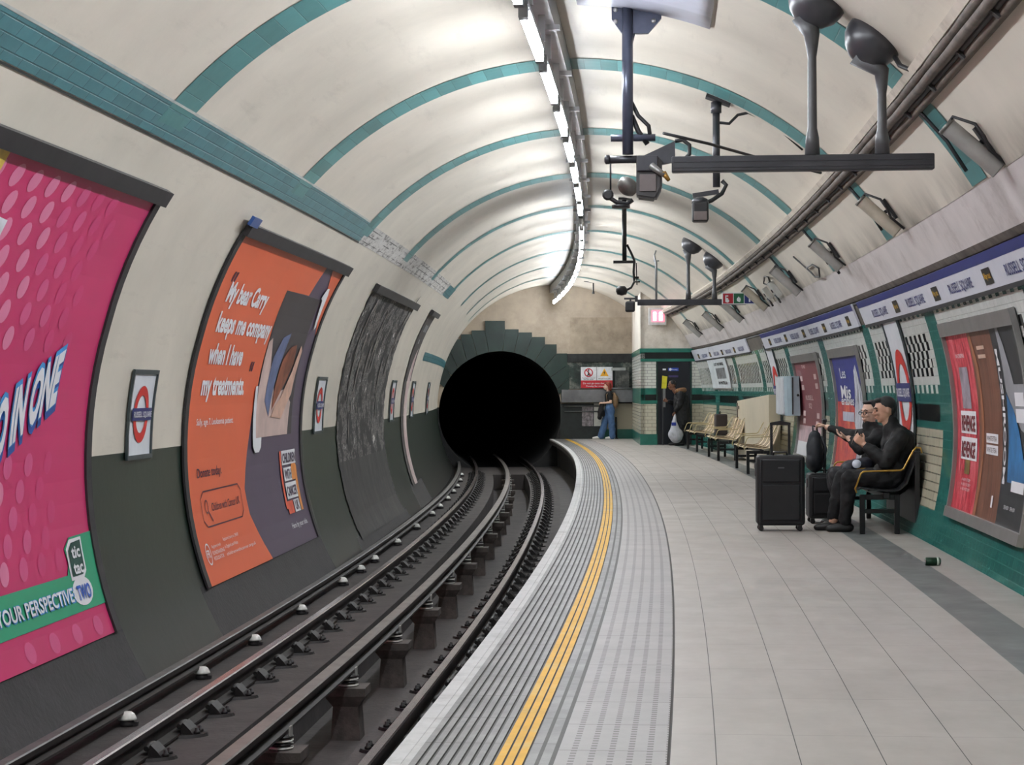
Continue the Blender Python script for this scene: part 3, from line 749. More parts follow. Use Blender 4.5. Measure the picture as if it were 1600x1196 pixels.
O.append(S.poly('logo_border', [(5.385, .435), (5.68, .435), (5.76, .48), (5.76, .72), (5.48, .715), (5.385, .655)], INK_W, None, .012))
O.append(S.poly('logo', lp, M('bottle_green_print', (34, 78, 70), .4), None, .016))
O.append(S.text('logo_lettering', 'tic', 5.47, .585, .085, .2, INK_W, None, .02, bold=.03)); O.append(S.text('logo_lettering', 'tac', 5.46, .475, .085, .22, INK_W, None, .02, bold=.03))
O.append(S.poly('logo_badge', arc_pts(5.57, .35, .23, 0, 360, 20, .10)[:-1], INK_W, None, .013))
O.append(S.text('logo_lettering', 'TWO', 5.42, .295, .10, .31, M('logo_blue_print', (40, 96, 196), .4), None, .02, bold=.03))
O.append(S.rect('yellow_corner', 2.0, 2.86, 3.07, 3.2, M('yellow_print', (238, 206, 90), .4), None, .01))
O.append(S.poly('pack_picture', [(2.5, 2.52), (3.3, 2.6), (3.34, 2.8), (2.5, 2.86)], M('pack_white_print', (226, 230, 236), .4), None, .01))
O.append(S.poly('pack_stripe', [(2.5, 2.70), (3.0, 2.72), (3.0, 2.82), (2.5, 2.84)], MATS['yellow_print'], None, .014))
t = top_level('billboard_poster', CY(11, 185)); adopt(t, O); tag(t, 'hot pink billboard poster with pale dots and green ribbon, nearest on left wall', 'poster')

# --- orange poster
S = Surf('L', 17.25, 203.0, .012); O = []
ORG = M('orange_print', (226, 104, 66), .42, var=.03, scale=1, obj=False); PURP = M('aubergine_print', (84, 70, 92), .42, var=.05, scale=1, obj=False)
DPUR = M('dark_purple_ink', (70, 36, 58), .5)
frame_L(S, 6.0, 3.2, O)
O.append(S.rect('sheet', 0, 6.0, 0, 3.2, PURP, None, .002))
O.append(S.poly('orange_field', [(0, 0), (3.0, 0), (2.76, .24), (2.5, .5), (2.46, .75), (2.61, .95), (2.85, 1.27), (3.1, 1.8), (3.14, 2.4), (3.14, 2.82), (4.52, 2.83), (4.62, 3.0), (4.72, 3.2), (0, 3.2)], ORG, None, .006))
O.append(S.poly('orange_corner', [(5.17, 3.2), (6.0, 3.2), (6.0, 2.4), (5.8, 2.6), (5.55, 2.95)], ORG, None, .006))
O.append(S.rect('photo_background', 3.14, 5.4, 1.24, 2.82, M('dark_photo_print', (62, 56, 58), .5, var=.15, scale=1.5), None, .009))
O.append(S.poly('photo_sheet', [(3.14, 1.24), (5.1, 1.24), (5.2, 1.6), (4.7, 1.75), (4.1, 1.7), (3.6, 2.0), (3.3, 2.3), (3.14, 2.25)], M('pale_linen_print', (206, 180, 172), .5, var=.2, scale=1.2), None, .012))
O.append(S.poly('photo_jacket', [(3.55, 1.62), (3.85, 1.45), (4.0, 1.8), (4.15, 2.1), (4.3, 2.38), (3.9, 2.32), (3.62, 2.1)], M('slate_blue_print', (96, 108, 146), .5, var=.2), None, .015))
O.append(S.poly('photo_bear', [(4.0, 1.52), (4.3, 1.66), (4.7, 1.86), (4.95, 2.05), (4.85, 2.26), (4.5, 2.22), (4.2, 2.08), (4.05, 1.8)], M('rust_brown_print', (140, 78, 52), .5, var=.45, scale=3), None, .018))
O.append(S.poly('photo_arm', [(4.0, 1.45), (4.6, 1.42), (5.15, 1.7), (5.3, 2.2), (5.15, 2.26), (4.95, 1.95), (4.5, 1.66), (4.15, 1.56)], M('skin_tone_print', (212, 172, 152), .5, var=.15), None, .02))
O.append(S.poly('white_brace', [(2.93, 1.78), (3.05, 1.78), (3.14, 1.24), (3.45, 1.24), (3.42, 1.14), (3.3, 1.09), (3.08, 1.09), (2.98, 1.16)], INK_W, None, .022))
O.append(S.poly('white_brace', [(5.3, 2.84), (5.44, 2.82), (5.66, 2.46), (5.74, 2.5), (5.66, 2.9), (5.55, 2.98), (5.42, 2.97)], INK_W, None, .022))
for tx, x0, x1, y, h in (('My bear Carry', .45, 2.34, 2.58, .19), ('keeps me company', .45, 3.05, 2.29, .19), ('when I have', .45, 1.98, 1.99, .19), ('my treatments.', .42, 2.36, 1.70, .19)):
    O.append(S.text('quote_lettering', tx, x0, y, h, x1-x0, INK_W, None, .012, bold=.038, slope=0))
for x, y in ((.36, 2.76), (.46, 2.76), (2.46, 1.93), (2.56, 1.93)): O.append(S.poly('quote_mark', [(x, y), (x+.05, y), (x+.09, y+.10), (x+.03, y+.10)], DPUR, None, .012))
O.append(S.text('caption', 'Sally, age 7. Leukaemia patient.', .36, 1.42, .06, 1.62, INK_W, None, .012, bold=.012))
O.append(S.text('appeal', 'Donate today.', .38, .95, .085, 1.05, DPUR, None, .012, bold=.012))
bx = []
def line(p, q, w_=.012):
    dx, dy = q[0]-p[0], q[1]-p[1]; L_ = math.hypot(dx, dy); nx, ny = -dy/L_*w_/2, dx/L_*w_/2
    return [(p[0]+nx, p[1]+ny), (q[0]+nx, q[1]+ny), (q[0]-nx, q[1]-ny), (p[0]-nx, p[1]-ny)]
cn = [(.55, .50), (2.1, .50), (2.22, .56), (2.22, .76), (2.1, .82), (.55, .82), (.42, .76), (.42, .56)]
bx = [line(cn[k], cn[(k+1) % 8]) for k in range(8)] + ringpolys(.62, .68, .05, .065, n=16) + [line((.68, .63), (.80, .54), .02)]
O.append(S.polys('search_box', bx, DPUR, None, .012))
O.append(S.text('search_lettering', 'Children with Cancer UK', .82, .63, .075, 1.28, DPUR, None, .012, bold=.008))
O.append(S.rect('logo', 4.56, 4.66, .42, 1.06, M('coral_print', (232, 96, 70), .4), None, .012)); O.append(S.rect('logo', 4.66, 5.02, .36, .50, MATS['coral_print'], None, .012))
O.append(S.poly('logo', [(5.26, .72), (5.62, .72), (5.62, .86), (5.52, .93), (5.36, .93), (5.26, .86)], M('amber_print', (240, 150, 70), .4), None, .012)); O.append(S.rect('logo', 5.48, 5.62, .36, .72, MATS['amber_print'], None, .012))
O.append(S.polys('logo_plate', [[(4.68, .90), (5.6, .90), (5.6, 1.06), (4.68, 1.06)], [(4.74, .72), (5.24, .72), (5.24, .87), (4.74, .87)], [(4.74, .52), (5.46, .52), (5.46, .70), (4.74, .70)], [(5.06, .36), (5.42, .36), (5.42, .50), (5.06, .50)]], INK_W, None, .014))
for tx, x0, x1, y in (('CHILDREN', 4.71, 5.57, .925), ('WITH', 4.78, 5.2, .745), ('CANCER', 4.78, 5.42, .555), ('UK', 5.12, 5.36, .385)): O.append(S.text('logo_lettering', tx, x0, y, .105, x1-x0, PURP, None, .018, bold=.03))
O.append(S.text('tagline', 'Here by your side.', 4.6, .20, .06, 1.05, INK_W, None, .012, bold=.012))
O.append(S.polys('regulator_mark', ringpolys(.3, .27, .085, .10, n=20), INK_W, None, .012)); O.append(S.text('regulator_lettering', 'FR', .24, .24, .07, .12, INK_W, None, .012, bold=.02))
O.append(S.text('regulator_lettering', 'Registered with', .48, .31, .03, .38, INK_W, None, .012)); O.append(S.text('regulator_lettering', 'FUNDRAISING', .46, .25, .035, .5, INK_W, None, .012)); O.append(S.text('regulator_lettering', 'REGULATOR', .46, .20, .035, .42, INK_W, None, .012))
for tx, x1, y in (('Registered charity no. 298405', 1.6, .34), ('in England and Wales', 1.5, .27), ('childrenwithcancer.org.uk', 2.3, .20)): O.append(S.text('small_print', tx, 1.0, y, .032, x1-.9, INK_W, None, .012))
t = top_level('billboard_poster', CY(20, 185)); adopt(t, O); tag(t, 'orange and aubergine charity billboard poster with white quotation on left wall', 'poster')
# little blue tag at its top corner
S2 = Surf('L', 17.0, 147.0, .05); o = S2.bars('number_plate', [(-.05, .28, .02, .11)], M('blue_enamel', (46, 84, 150), .3), None, 0, .03); tag(o, 'small blue plate at the top left corner of the orange poster', 'plate')
# --- torn black poster
S = Surf('L', 26.55, 207.9, .010); O = []
TORN = strm('torn_layers_of_black_paper', [(.42, lin((16, 15, 16))), (.50, lin((36, 34, 35))), (.535, lin((140, 136, 132))), (.56, lin((34, 32, 33))), (.60, lin((70, 67, 66))), (.635, lin((215, 212, 206)))], .27, .36, 7.0)
TORN2 = strm('sooty_torn_paper', [(.36, lin((30, 28, 28))), (.6, lin((62, 60, 58))), (.8, lin((100, 96, 92)))], 1.2, .5, 3)
def rag(S, x0, x1, y0, y1, n=40, amp=.06):
    random.seed(3); L_ = [(x0 + random.uniform(-amp, amp), y0+(y1-y0)*k/n) for k in range(n+1)]; Rr = [(x1 + random.uniform(-amp, amp), y1-(y1-y0)*k/n) for k in range(n+1)]
    return L_ + Rr
O.append(S.bars('top_rail', [(-.12, 6.2, 3.44, 3.555)], BLACKF, None, 0, .06))
O.append(S.poly('torn_sheet', rag(S, 0, 6.05, 1.05, 3.44), TORN, None, .004)); O.append(S.poly('sooty_sheet', rag(S, 0, 6.05, 0, 1.05), TORN2, None, .004))
random.seed(11)
fl = []
for k in range(26):
    x, y = random.uniform(.3, 5.6), random.uniform(1.2, 3.1); hh, ww = random.uniform(.2, .7), random.uniform(.06, .2)
    fl.append([(x, y), (x+ww, y+hh*.3), (x+ww*1.2, y+hh), (x+ww*.3, y+hh*.8)])
O.append(S.polys('peeling_strip', fl, strm('pale_torn_paper', [(.35, lin((60, 58, 56))), (.6, lin((150, 146, 140)))], 1.5, .4, 4), None, .014))
t = top_level('torn_poster', CY(29.5, 185)); adopt(t, O); tag(t, 'black and grey torn poster remains with ragged peeling layers', 'poster')
# --- dark narrow looking poster far along
S = Surf('L', 35.9, 203.0, .010); O = []
O.append(S.bars('top_rail', [(-.1, 1.75, 3.2, 3.3)], BLACKF, None, 0, .06))
O.append(S.rect('sheet', 0, 1.5, 1.9, 3.2, M('charcoal_brown_print', (58, 52, 54), .5, obj=False, var=.2), None, .004))
O.append(S.poly('white_panel', [(.5, .0), (1.15, .0), (1.3, 1.9), (1.15, 2.55), (.8, 2.3), (.55, 1.9)], strm('smeared_white_and_red_print', [(.4, lin((206, 200, 196))), (.56, lin((190, 160, 158))), (.7, lin((120, 110, 110)))], 2.5, .5, 2.2), None, .008))
O.append(S.rect('dark_margin', 0, .5, 0, 1.9, strm('dark_brown_margin', [(.3, lin((52, 47, 47))), (.7, lin((78, 72, 70)))], 1, 1, 3), None, .005))
O.append(S.polys('white_mark', [[(.5+.22*k, 2.86), (.62+.22*k, 2.86), (.62+.22*k, 3.0), (.5+.22*k, 3.0)] for k in range(3)] + [[(.45, 2.62), (.65, 2.62), (.65, 2.7), (.45, 2.7)]], M('grey_white_print', (160, 160, 164), .5), None, .012))
t = top_level('torn_poster', CY(36.5, 185)); adopt(t, O); tag(t, 'dark poster with a long smeared white strip, left of the tunnel mouth', 'poster')
# ================================================================== RIGHT WALL
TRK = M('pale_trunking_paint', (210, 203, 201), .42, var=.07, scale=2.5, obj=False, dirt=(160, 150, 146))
TRS = M('shaded_trunking_soffit', (104, 94, 84), .8, var=.3, scale=5, obj=False, dirt=(60, 54, 50))  # underside shade put into the soffit colour
CABG = M('greasy_dark_cable', (50, 48, 48), .6, var=.3, scale=8)
tr_s = [(-14, 3.2), (3.2, 8.0), (8.0, 12.9), (12.9, 17.7), (17.7, 22.5), (22.5, 27.3), (27.3, 32.1), (32.1, 36.9), (36.9, 41.7), (41.7, 50.0)]
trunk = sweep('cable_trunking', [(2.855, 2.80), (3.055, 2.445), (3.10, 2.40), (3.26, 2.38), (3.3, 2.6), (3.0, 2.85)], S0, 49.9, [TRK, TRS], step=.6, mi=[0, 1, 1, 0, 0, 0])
tag(trunk, 'wide pale sloping cable trunking running along the top of the right wall', 'trunking')
b = B()
for s, _ in tr_s[1:]:
    b.prism([(2.862, 2.803), (3.062, 2.448), (3.066, 2.45), (2.866, 2.805)], lambda u, z: W(u-.006, s-.008, z), lambda u, z: W(u-.006, s+.008, z))
b.build('cover_joint', M('pale_joint_strip', (214, 212, 208), .4), trunk)
# conduit under the trunking
for u, z, r, lb in ((3.085, 2.365, .018, 'upper thin dark conduit clipped under the pale trunking'), (3.105, 2.335, .014, 'lower thin dark conduit clipped just above the name frieze')):
    b = B(); b.tube([W(u, s, z) for s in np.arange(S0, 50, .8)], r, 8); tag(b.build('conduit', CABG), lb, 'conduit')

# --- name friezes
FRW = M('white_frieze_panel', (214, 216, 226), .35, var=.03, obj=False)
FRB = M('frieze_blue_band', (34, 44, 120), .35, obj=False)
FRK = M('dark_frieze_edge', (34, 36, 40), .5)
BLKS = M('black_sign_square', (30, 28, 26), .4); YLW = M('sign_yellow', (240, 186, 40), .4)
def frieze(s_near, s_far, label, start=None, n=99, band=True, pitch=2.585):
    L_ = s_far - s_near; S = Surf('R', s_far, 19.15, .008); O = []
    O.append(S.bars('panel', [(0, L_, 0, .275)], FRW, None, 0, .025))
    if band: O.append(S.bars('blue_band', [(0, L_, .2, .275)], FRB, None, .0255, .004))
    O.append(S.bars('edge_strip', [(0, L_, -.035, 0)], FRK, None, 0, .03))
    k = 0; s = start
    sq, ye = [], []
    while s > s_near + .3 and k < n:
        x = s_far - s; sq.append([(x-.17, .035), (x+.17, .035), (x+.17, .16), (x-.17, .16)])
        O.append(S.text('way_out_lettering', 'Way out', x-.14, .08, .05, .28, YLW, None, .034, bold=.01, cut=0))
        if x - 1.85 > .1: O.append(S.text('station_name', 'RUSSELL SQUARE', x-1.85, .055, .085, 1.15, NAVY, None, .032, bold=.012, cut=0))
        k += 1; s -= pitch
    if s_far - s - 1.85 + 1.15 < L_: O.append(S.text('station_name', 'RUSSELL SQUARE', s_far-s-1.85, .055, .085, 1.15, NAVY, None, .032, bold=.012, cut=0))
    for p_ in sq: O.append(S.polys('way_out_square', [p_], BLKS, None, .030, cut=0))
    t = top_level('name_frieze', CY((s_near+s_far)/2, 20)); adopt(t, O); return tag(t, label, 'sign')
frieze(8.2, 22.45, 'nearest white name frieze with blue top edge, above the red poster', 19.64)
frieze(23.0, 35.3, 'middle white name frieze on right wall, above the blue and maroon posters', 34.1)
frieze(38.2, 49.8, 'farthest white name frieze on right wall, ending at the cross wall', 48.6, band=False)

# --- roundels on the platform wall
def big_roundel(s_mid, label):
    roundel_sign('R', s_mid, 8.6, 1.16, 1.42, label, ring=.45, barw=1.02, barh=.19, top=-.16)
big_roundel(20.63, 'tall white roundel panel on the tiles behind the seated pair')
big_roundel(34.95, 'distant white roundel panel on the tiles beyond the maroon poster')
big_roundel(11.0, 'white roundel panel on the near tiles outside the right edge')
# --- poster frames
ALU = M('brushed_grey_frame', (150, 148, 146), .35, metal=.5, var=.08)
def frame_R(S, w_, h_, O, t=.09, tt=.12):
    O.append(S.bars('frame_top', [(0, w_, h_-tt, h_)], ALU, None, 0, .045)); O.append(S.bars('frame_bottom', [(0, w_, 0, t)], ALU, None, 0, .05))
    O.append(S.bars('frame_side', [(0, .045, t, h_-tt)], ALU, None, 0, .04)); O.append(S.bars('frame_side', [(w_-.045, w_, t, h_-tt)], ALU, None, 0, .04))
# near triple poster: red, brown, black/blue
S = Surf('R', 17.48, -12.6, .01); O = []; H_ = 1.70
frame_R(S, 3.44, H_, O)
REDP = strm('crimson_swirl_print', [(.38, lin((150, 24, 44))), (.5, lin((205, 44, 66))), (.62, lin((236, 120, 130)))], 3.0, .9, 3.5, .35)
BRNP = strm('brown_timber_print', [(.35, lin((84, 48, 36))), (.5, lin((118, 72, 54))), (.7, lin((138, 88, 66)))], 6, .6, 2, .35)
O.append(S.rect('red_poster', .045, 1.16, .09, H_-.12, REDP, None, .006)); O.append(S.rect('brown_poster', 1.16, 2.22, .09, H_-.12, BRNP, None, .006))
O.append(S.rect('dark_poster', 2.22, 3.395, .09, H_-.12, M('charcoal_print', (44, 46, 52), .35, obj=False, var=.2), None, .006))
O.append(S.rect('photo_strip', .42, .85, .95, 1.30, M('grey_lilac_print', (160, 150, 162), .4, var=.4, scale=6), None, .01))
for x0, x1, y0, y1 in ((.28, 1.05, .74, .93), (.28, 1.08, .52, .71)): O.append(S.rect('white_block', x0, x1, y0, y1, INK_W, None, .011))
O.append(S.text('poster_lettering', 'REVENGE', .33, .765, .13, .68, M('dark_red_ink', (120, 20, 36), .4), None, .015, bold=.03)); O.append(S.text('poster_lettering', 'REVENGE', .33, .545, .13, .68, MATS['dark_red_ink'], None, .015, bold=.03))
O.append(S.rect('gold_figure', .5, .75, .4, .52, M('gold_brown_print', (150, 120, 60), .4, var=.4), None, .01))
for y in (.34, .30, .26): O.append(S.text('small_print', 'A NEW STORY', .42, y, .025, .46, INK_W, None, .012))
O.append(S.text('small_print', 'IN CINEMAS', .4, 1.38, .035, .42, INK_W, None, .012))
O.append(S.poly('wood_edge', [(1.18, .09), (1.30, .09), (1.42, .8), (1.40, 1.3), (1.30, 1.58), (1.2, 1.58), (1.3, 1.1), (1.3, .7)], M('warm_wood_highlight', (158, 98, 66), .4), None, .009))
for y in (1.43, 1.36): O.append(S.rect('pale_line', 1.5, 1.85, y, y+.03, M('pale_peach_print', (216, 180, 160), .4), None, .011))
for y in (.69, .60):
    O.append(S.rect('white_label', 1.52, 2.05, y, y+.075, INK_W, None, .011)); O.append(S.text('label_lettering', 'WHITE TEA', 1.56, y+.018, .04, .44, M('brown_ink', (96, 60, 50), .4), None, .015))
O.append(S.text('small_print', '1', 1.93, .2, .09, .07, INK_W, None, .012, bold=.03))
VT = S.text('title_lettering', 'MUSHROOM', 0, 0, .10, 1.1, INK_W, None, .012, bold=.03); bpy.data.objects.remove(VT)
def vtext(S, name, txt, x, y_top, h, w, mat, d):
    me = text_mesh(txt, .03); bm = bmesh.new(); bm.from_mesh(me); bpy.data.meshes.remove(me)
    xs = [v.co.x for v in bm.verts]; x0, x1 = min(xs), max(xs)
    for v in bm.verts: v.co = Vector((x + v.co.y*h/.72, y_top - (v.co.x-x0)*w/(x1-x0), 0))
    return S.finish(bm, name, mat, None, d, .16)
O.append(vtext(S, 'title_lettering', 'MUSHROOM', 2.3, 1.42, .10, 1.02, INK_W, .012))
O.append(S.poly('grey_field', [(2.5, 1.58), (2.6, 1.58), (2.85, 1.15), (3.395, 1.15), (3.395, .75), (3.0, .82), (2.7, .98), (2.5, 1.1)], M('cool_grey_print', (158, 160, 166), .4, var=.15, scale=2), None, .010))
O.append(S.poly('blue_field', [(2.5, 1.08), (2.75, .96), (2.95, .78), (3.1, .6), (3.395, .8), (3.395, .42), (2.5, .42)], M('vivid_blue_print', (42, 120, 180), .4, var=.35, scale=2.5), None, .011))
for y in (.99, .87): O.append(S.rect('white_panel', 2.85, 3.2, y, y+.10, INK_W, None, .014))
O.append(S.rect('white_panel', 2.7, 3.2, .36, .44, INK_W, None, .014))
for x in (2.5, 2.75): O.append(S.text('small_print', 'OPEN NOW', x, .22, .03, .2, INK_W, None, .014))
t = top_level('framed_poster', CY(15.8, 5)); adopt(t, O); tag(t, 'grey framed poster with red, brown and dark panels, nearest on right wall', 'poster')
# blue, white and red show poster
S = Surf('R', 26.85, -12.6, .01); O = []; H_ = 1.66
frame_R(S, 2.9, H_, O)
O.append(S.rect('blue_sheet', .045, 2.85, .09, H_-.12, M('royal_blue_print', (44, 52, 140), .4, obj=False, var=.15), None, .006))
O.append(S.poly('red_glow', [(.045, .09), (2.1, .09), (2.2, .5), (1.9, .86), (1.4, .95), (.045, .95)], strm('red_orange_glow_print', [(.35, lin((150, 34, 60))), (.5, lin((205, 60, 60))), (.66, lin((232, 140, 90)))], 1, 1, 2, .4), None, .009))
O.append(S.poly('white_drawing', [(1.75, .7), (2.1, 1.35), (2.35, 1.42), (2.6, 1.1), (2.8, .5), (2.85, .1), (2.3, .1), (2.1, .5)], strm('black_and_white_scribble_print', [(.40, lin((50, 50, 60))), (.5, lin((200, 202, 214))), (.7, lin((228, 230, 236)))], 4, .8, 3, .4), None, .011))
O.append(S.text('show_lettering', 'Les', .7, 1.26, .14, .55, INK_W, None, .014, bold=.01)); O.append(S.text('show_lettering', 'Mis', .55, 1.0, .17, 1.0, INK_W, None, .014, bold=.015)); O.append(S.text('show_lettering', 'erables', .5, .93-.02, .12, 1.3, INK_W, None, .014, bold=.015))
O.append(S.rect('white_block', .6, 1.75, .70, .82, M('pale_lilac_print', (196, 196, 214), .4), None, .013))
t = top_level('framed_poster', CY(25.4, 5)); adopt(t, O); tag(t, 'blue poster with white lettering over a red glow, behind the seated pair', 'poster')
# maroon poster
S = Surf('R', 31.75, -12.6, .01); O = []; H_ = 1.66
frame_R(S, 3.3, H_, O)
MAR = M('maroon_print', (132, 62, 70), .45, obj=False, var=.05)
O.append(S.rect('maroon_sheet', .045, 3.255, .55, H_-.10, MAR, None, .006)); O.append(S.rect('pink_border', .045, 3.255, .30, .55, M('dusty_pink_print', (206, 176, 182), .5, var=.2), None, .006)); O.append(S.rect('white_foot', .045, 3.255, .09, .30, INK_W, None, .006))
for x, y in ((.55, 1.28), (.6, 1.14), (2.4, 1.3), (2.45, 1.16), (.6, .74), (.6, .62), (2.4, .72), (2.3, .6)): O.append(S.rect('pale_square', x, x+.32, y-.04, y+.04, M('pale_pink_square', (220, 190, 190), .5), None, .01))
for tx, x, y, h, w_ in (('RUSSELL', 1.0, .95, .07, 1.0), ('SQ', 1.35, .83, .07, .4), ('THE', 1.0, 1.44, .05, .5)): O.append(S.text('poster_lettering', tx, x, y, h, w_, MATS['pale_pink_square'], None, .01, bold=.02))
t = top_level('framed_poster', CY(30, 5)); adopt(t, O); tag(t, 'maroon poster with small pale squares, behind the backpack', 'poster')
# white poster by the far end
S = Surf('R', 47.3, 6.4, .01); O = []
O.append(S.bars('frame', [(0, 3.9, 0, .76)], ALU, None, 0, .02)); O.append(S.rect('white_sheet', .05, 3.85, .03, .73, M('cool_white_print', (214, 222, 226), .4), None, .024))
O.append(S.rect('grey_picture', 1.4, 3.3, .25, .5, M('grey_sketch_print', (120, 124, 128), .5, var=.6, scale=6), None, .028)); O.append(S.text('poster_lettering', 'LOST MY MIND', 1.3, .56, .07, 2.0, FRK, None, .03, bold=.03)); O.append(S.text('poster_lettering', 'IN PATELLA', 1.5, .12, .07, 1.8, FRK, None, .03, bold=.03))
t = top_level('framed_poster', CY(45.3, 12)); adopt(t, O); tag(t, 'white poster with grey picture beside the far doorway', 'poster')

# --- help point cabinet beside the far roundel: white front, pale blue rounded side
t = empty('help_point', 3.17, 31.95, 0)
b = B(); b.prism([(.13, -.7), (.0, -.7), (-.06, -.65), (-.09, -.55), (-.09, .7), (.13, .7)], lambda x, y: (x, y, .98), lambda x, y: (x-.02, y, 1.6)); b.build('cabinet', M('pale_blue_grey_enamel', (176, 196, 206), .3, var=.05), t)
b = B(); b.box(-.118, -.092, -.5, .66, 1.0, 1.58); b.build('front_panel', M('white_front_enamel', (226, 230, 236), .3), t)
b = B(); b.box(.0, .02, -.71, -.698, 1.0, 1.58); b.build('door_gap', DKM, t); b = B(); b.lathe([(.02, 0), (.02, .02), (0, .022)], (.09, -.70, 1.3), 12, axis=(0, -1, 0)); b.build('lock', DKM, t)
tag(t, 'pale blue wall cabinet with white front beside the far roundel', 'cabinet')
# --- cream box cupboard behind the benches
t = empty('cupboard', 3.10, 37.4, 0)
def slope_box(x0, x1, y0, y1, za, zb, z0=.05):
    q_ = B(); q_.prism([(y0, z0), (y1, z0), (y1, zb), (y0, za)], lambda y, z: (x0, y, z), lambda y, z: (x1, y, z)); return q_
slope_box(0, .2, -3.0, 3.0, 1.30, 1.16).build('body', M('cream_cupboard_paint', (196, 186, 164), .5, var=.06, scale=1.5), t)
slope_box(-.01, .2, -3.02, 3.02, 1.32, 1.18, 1.31 if False else 1.14).build('top_edge', M('grey_cupboard_edge', (140, 138, 130), .5), t) if False else None
b = B(); b.box(-.02, .0, 2.85, 2.95, .07, 1.12); b.build('hinge_strip', M('dark_hinge_strip', (96, 84, 74), .5), t)
b = B(); b.box(-.02, .0, 2.55, 2.8, 1.0, 1.06); b.build('catch', MATS['dark_hinge_strip'], t)
tag(t, 'long cream cupboard against the right wall behind the farther benches', 'cupboard')

# --- benches: seats along +y (away from the camera), backs to the wall (+x)
def bench(s0, n, u, seat_m, arm_m, label, mesh_seat=True, ln=.62):
    t = empty('bench', u, s0, 0); LEG = M('black_bench_steel', (24, 24, 26), .4, metal=.3)
    L_ = n*ln
    b = B(); b.box(-.03, .03, 0, L_, .34, .40, bev=.008); b.build('beam', LEG, t)
    for y in (.08, L_-.08):
        b = B(); b.box(-.25, -.20, y-.025, y+.025, 0, .38, bev=.006); b.build('leg', LEG, t)
        b = B(); b.box(.08, .13, y-.025, y+.025, 0, .38, bev=.006); b.build('leg', LEG, t)
        b = B(); b.box(-.22, .10, y-.02, y+.02, .33, .38); b.box(-.22, .10, y-.018, y+.018, .20, .24); b.build('cross_bar', LEG, t)
    prof = [(-.27, .435), (-.24, .45), (-.1, .432), (.05, .42), (.13, .435), (.19, .50), (.25, .66), (.29, .80), (.315, .82)]
    for i in range(n):
        y0, y1 = i*ln+.03, (i+1)*ln-.03; b = B()
        outer = prof; inner = [(x+.012*(1 if k > 4 else 0), z-.014) for k, (x, z) in enumerate(prof)]
        b.prism(outer + inner[::-1], lambda x, z: (x, y0, z), lambda x, z: (x, y1, z)); so = b.build('seat', seat_m, t)
        if mesh_seat:
            rb = B()
            for k in range(1, 4):
                y = y0 + (y1-y0)*k/4; rb.tube([(x-.004, y, z+.004) for x, z in prof], .004, 6)
            rb.build('seat_rib', M('bronze_seat_rib', (120, 104, 82), .4), so)
    for i in (range(n+1) if not mesh_seat else (0, n//2, n)):
        y = min(max(i*ln, .0), L_)
        b = B(); b.tube([(-.285, y, .40), (-.30, y, .44), (-.245, y, .585), (-.22, y, .605), (.13, y, .615), (.16, y, .63), (.25, y, .80), (.28, y, .835), (.32, y, .83), (.335, y, .78)], .009, 8); b.build('armrest', arm_m, t)
    return tag(t, label, 'bench')
YARM = M('brass_yellow_arm_tube', (178, 140, 60), .3, metal=.5); CARM = M('cream_arm_tube', (176, 162, 122), .35, metal=.3)
DSEAT = M('dark_perforated_seat', (40, 41, 44), .4, metal=.3, var=.1); CSEAT = M('cream_seat_mesh', (226, 206, 172), .45, var=.08, scale=9)
nb = bench(19.28, 4, 2.96, DSEAT, YARM, 'dark bench with yellow armrests that the pair sit on', mesh_seat=False)
b = B(); b.box(.27, .32, .02, 2.2, .0, .80, bev=.01); b.build('back_panel', M('black_bench_back', (26, 26, 28), .5), nb)
bench(32.8, 4, 2.84, CSEAT, CARM, 'nearest of the cream benches with black legs, behind the tall suitcase')
bench(38.8, 4, 2.82, CSEAT, CARM, 'middle one of the cream benches with black legs, partly dark backed')
bench(44.3, 4, 2.86, CSEAT, CARM, 'farthest cream bench with black legs, beside the doorway')
t = empty('holdall', 2.92, 41.9, .44); b = B(); b.box(-.14, .1, -.42, .02, 0, .44, bev=.03); b.box(-.10, .1, .04, .4, 0, .38, bev=.03); b.build('body', M('dark_brown_bag_fabric', (54, 44, 42), .7, bump=.3), t)
b = B(); b.tube([(-.04, -.3, .43), (-.04, -.28, .49), (-.04, -.12, .49), (-.04, -.10, .43)], .012, 8); b.build('handle', MATS['dark_brown_bag_fabric'], t); tag(t, 'dark brown bag standing on the middle cream bench', 'bag')

# --- drink can on the floor
t = empty('drink_can', 2.91, 15.95, .033, rot=.1)
b = B(); b.lathe([(.026, 0), (.033, .008), (.033, .112), (.028, .12)], (-.06, 0, 0), 24, axis=(1, 0, 0)); b.build('body', M('green_can_print', (24, 62, 40), .3, metal=.4, var=.3, scale=30), t)
b = B(); b.lathe([(.0, -.003), (.025, -.002), (.027, .001)], (-.06, 0, 0), 20, axis=(1, 0, 0)); b.build('base', M('silver_can_metal', (205, 208, 208), .25, metal=.8), t)
b = B(); b.lathe([(.027, 0), (.024, .004), (0, .002)], (.06, 0, 0), 20, axis=(1, 0, 0)); b.build('lid', MATS['silver_can_metal'], t)
b = B(); b.lathe([(.0334, .09), (.0334, .108)], (-.06, 0, 0), 24, axis=(1, 0, 0)); b.build('pale_stripe', M('pale_green_stripe', (190, 205, 190), .3), t)
tag(t, 'crushed looking green drink can lying on the floor near the right wall', 'can')

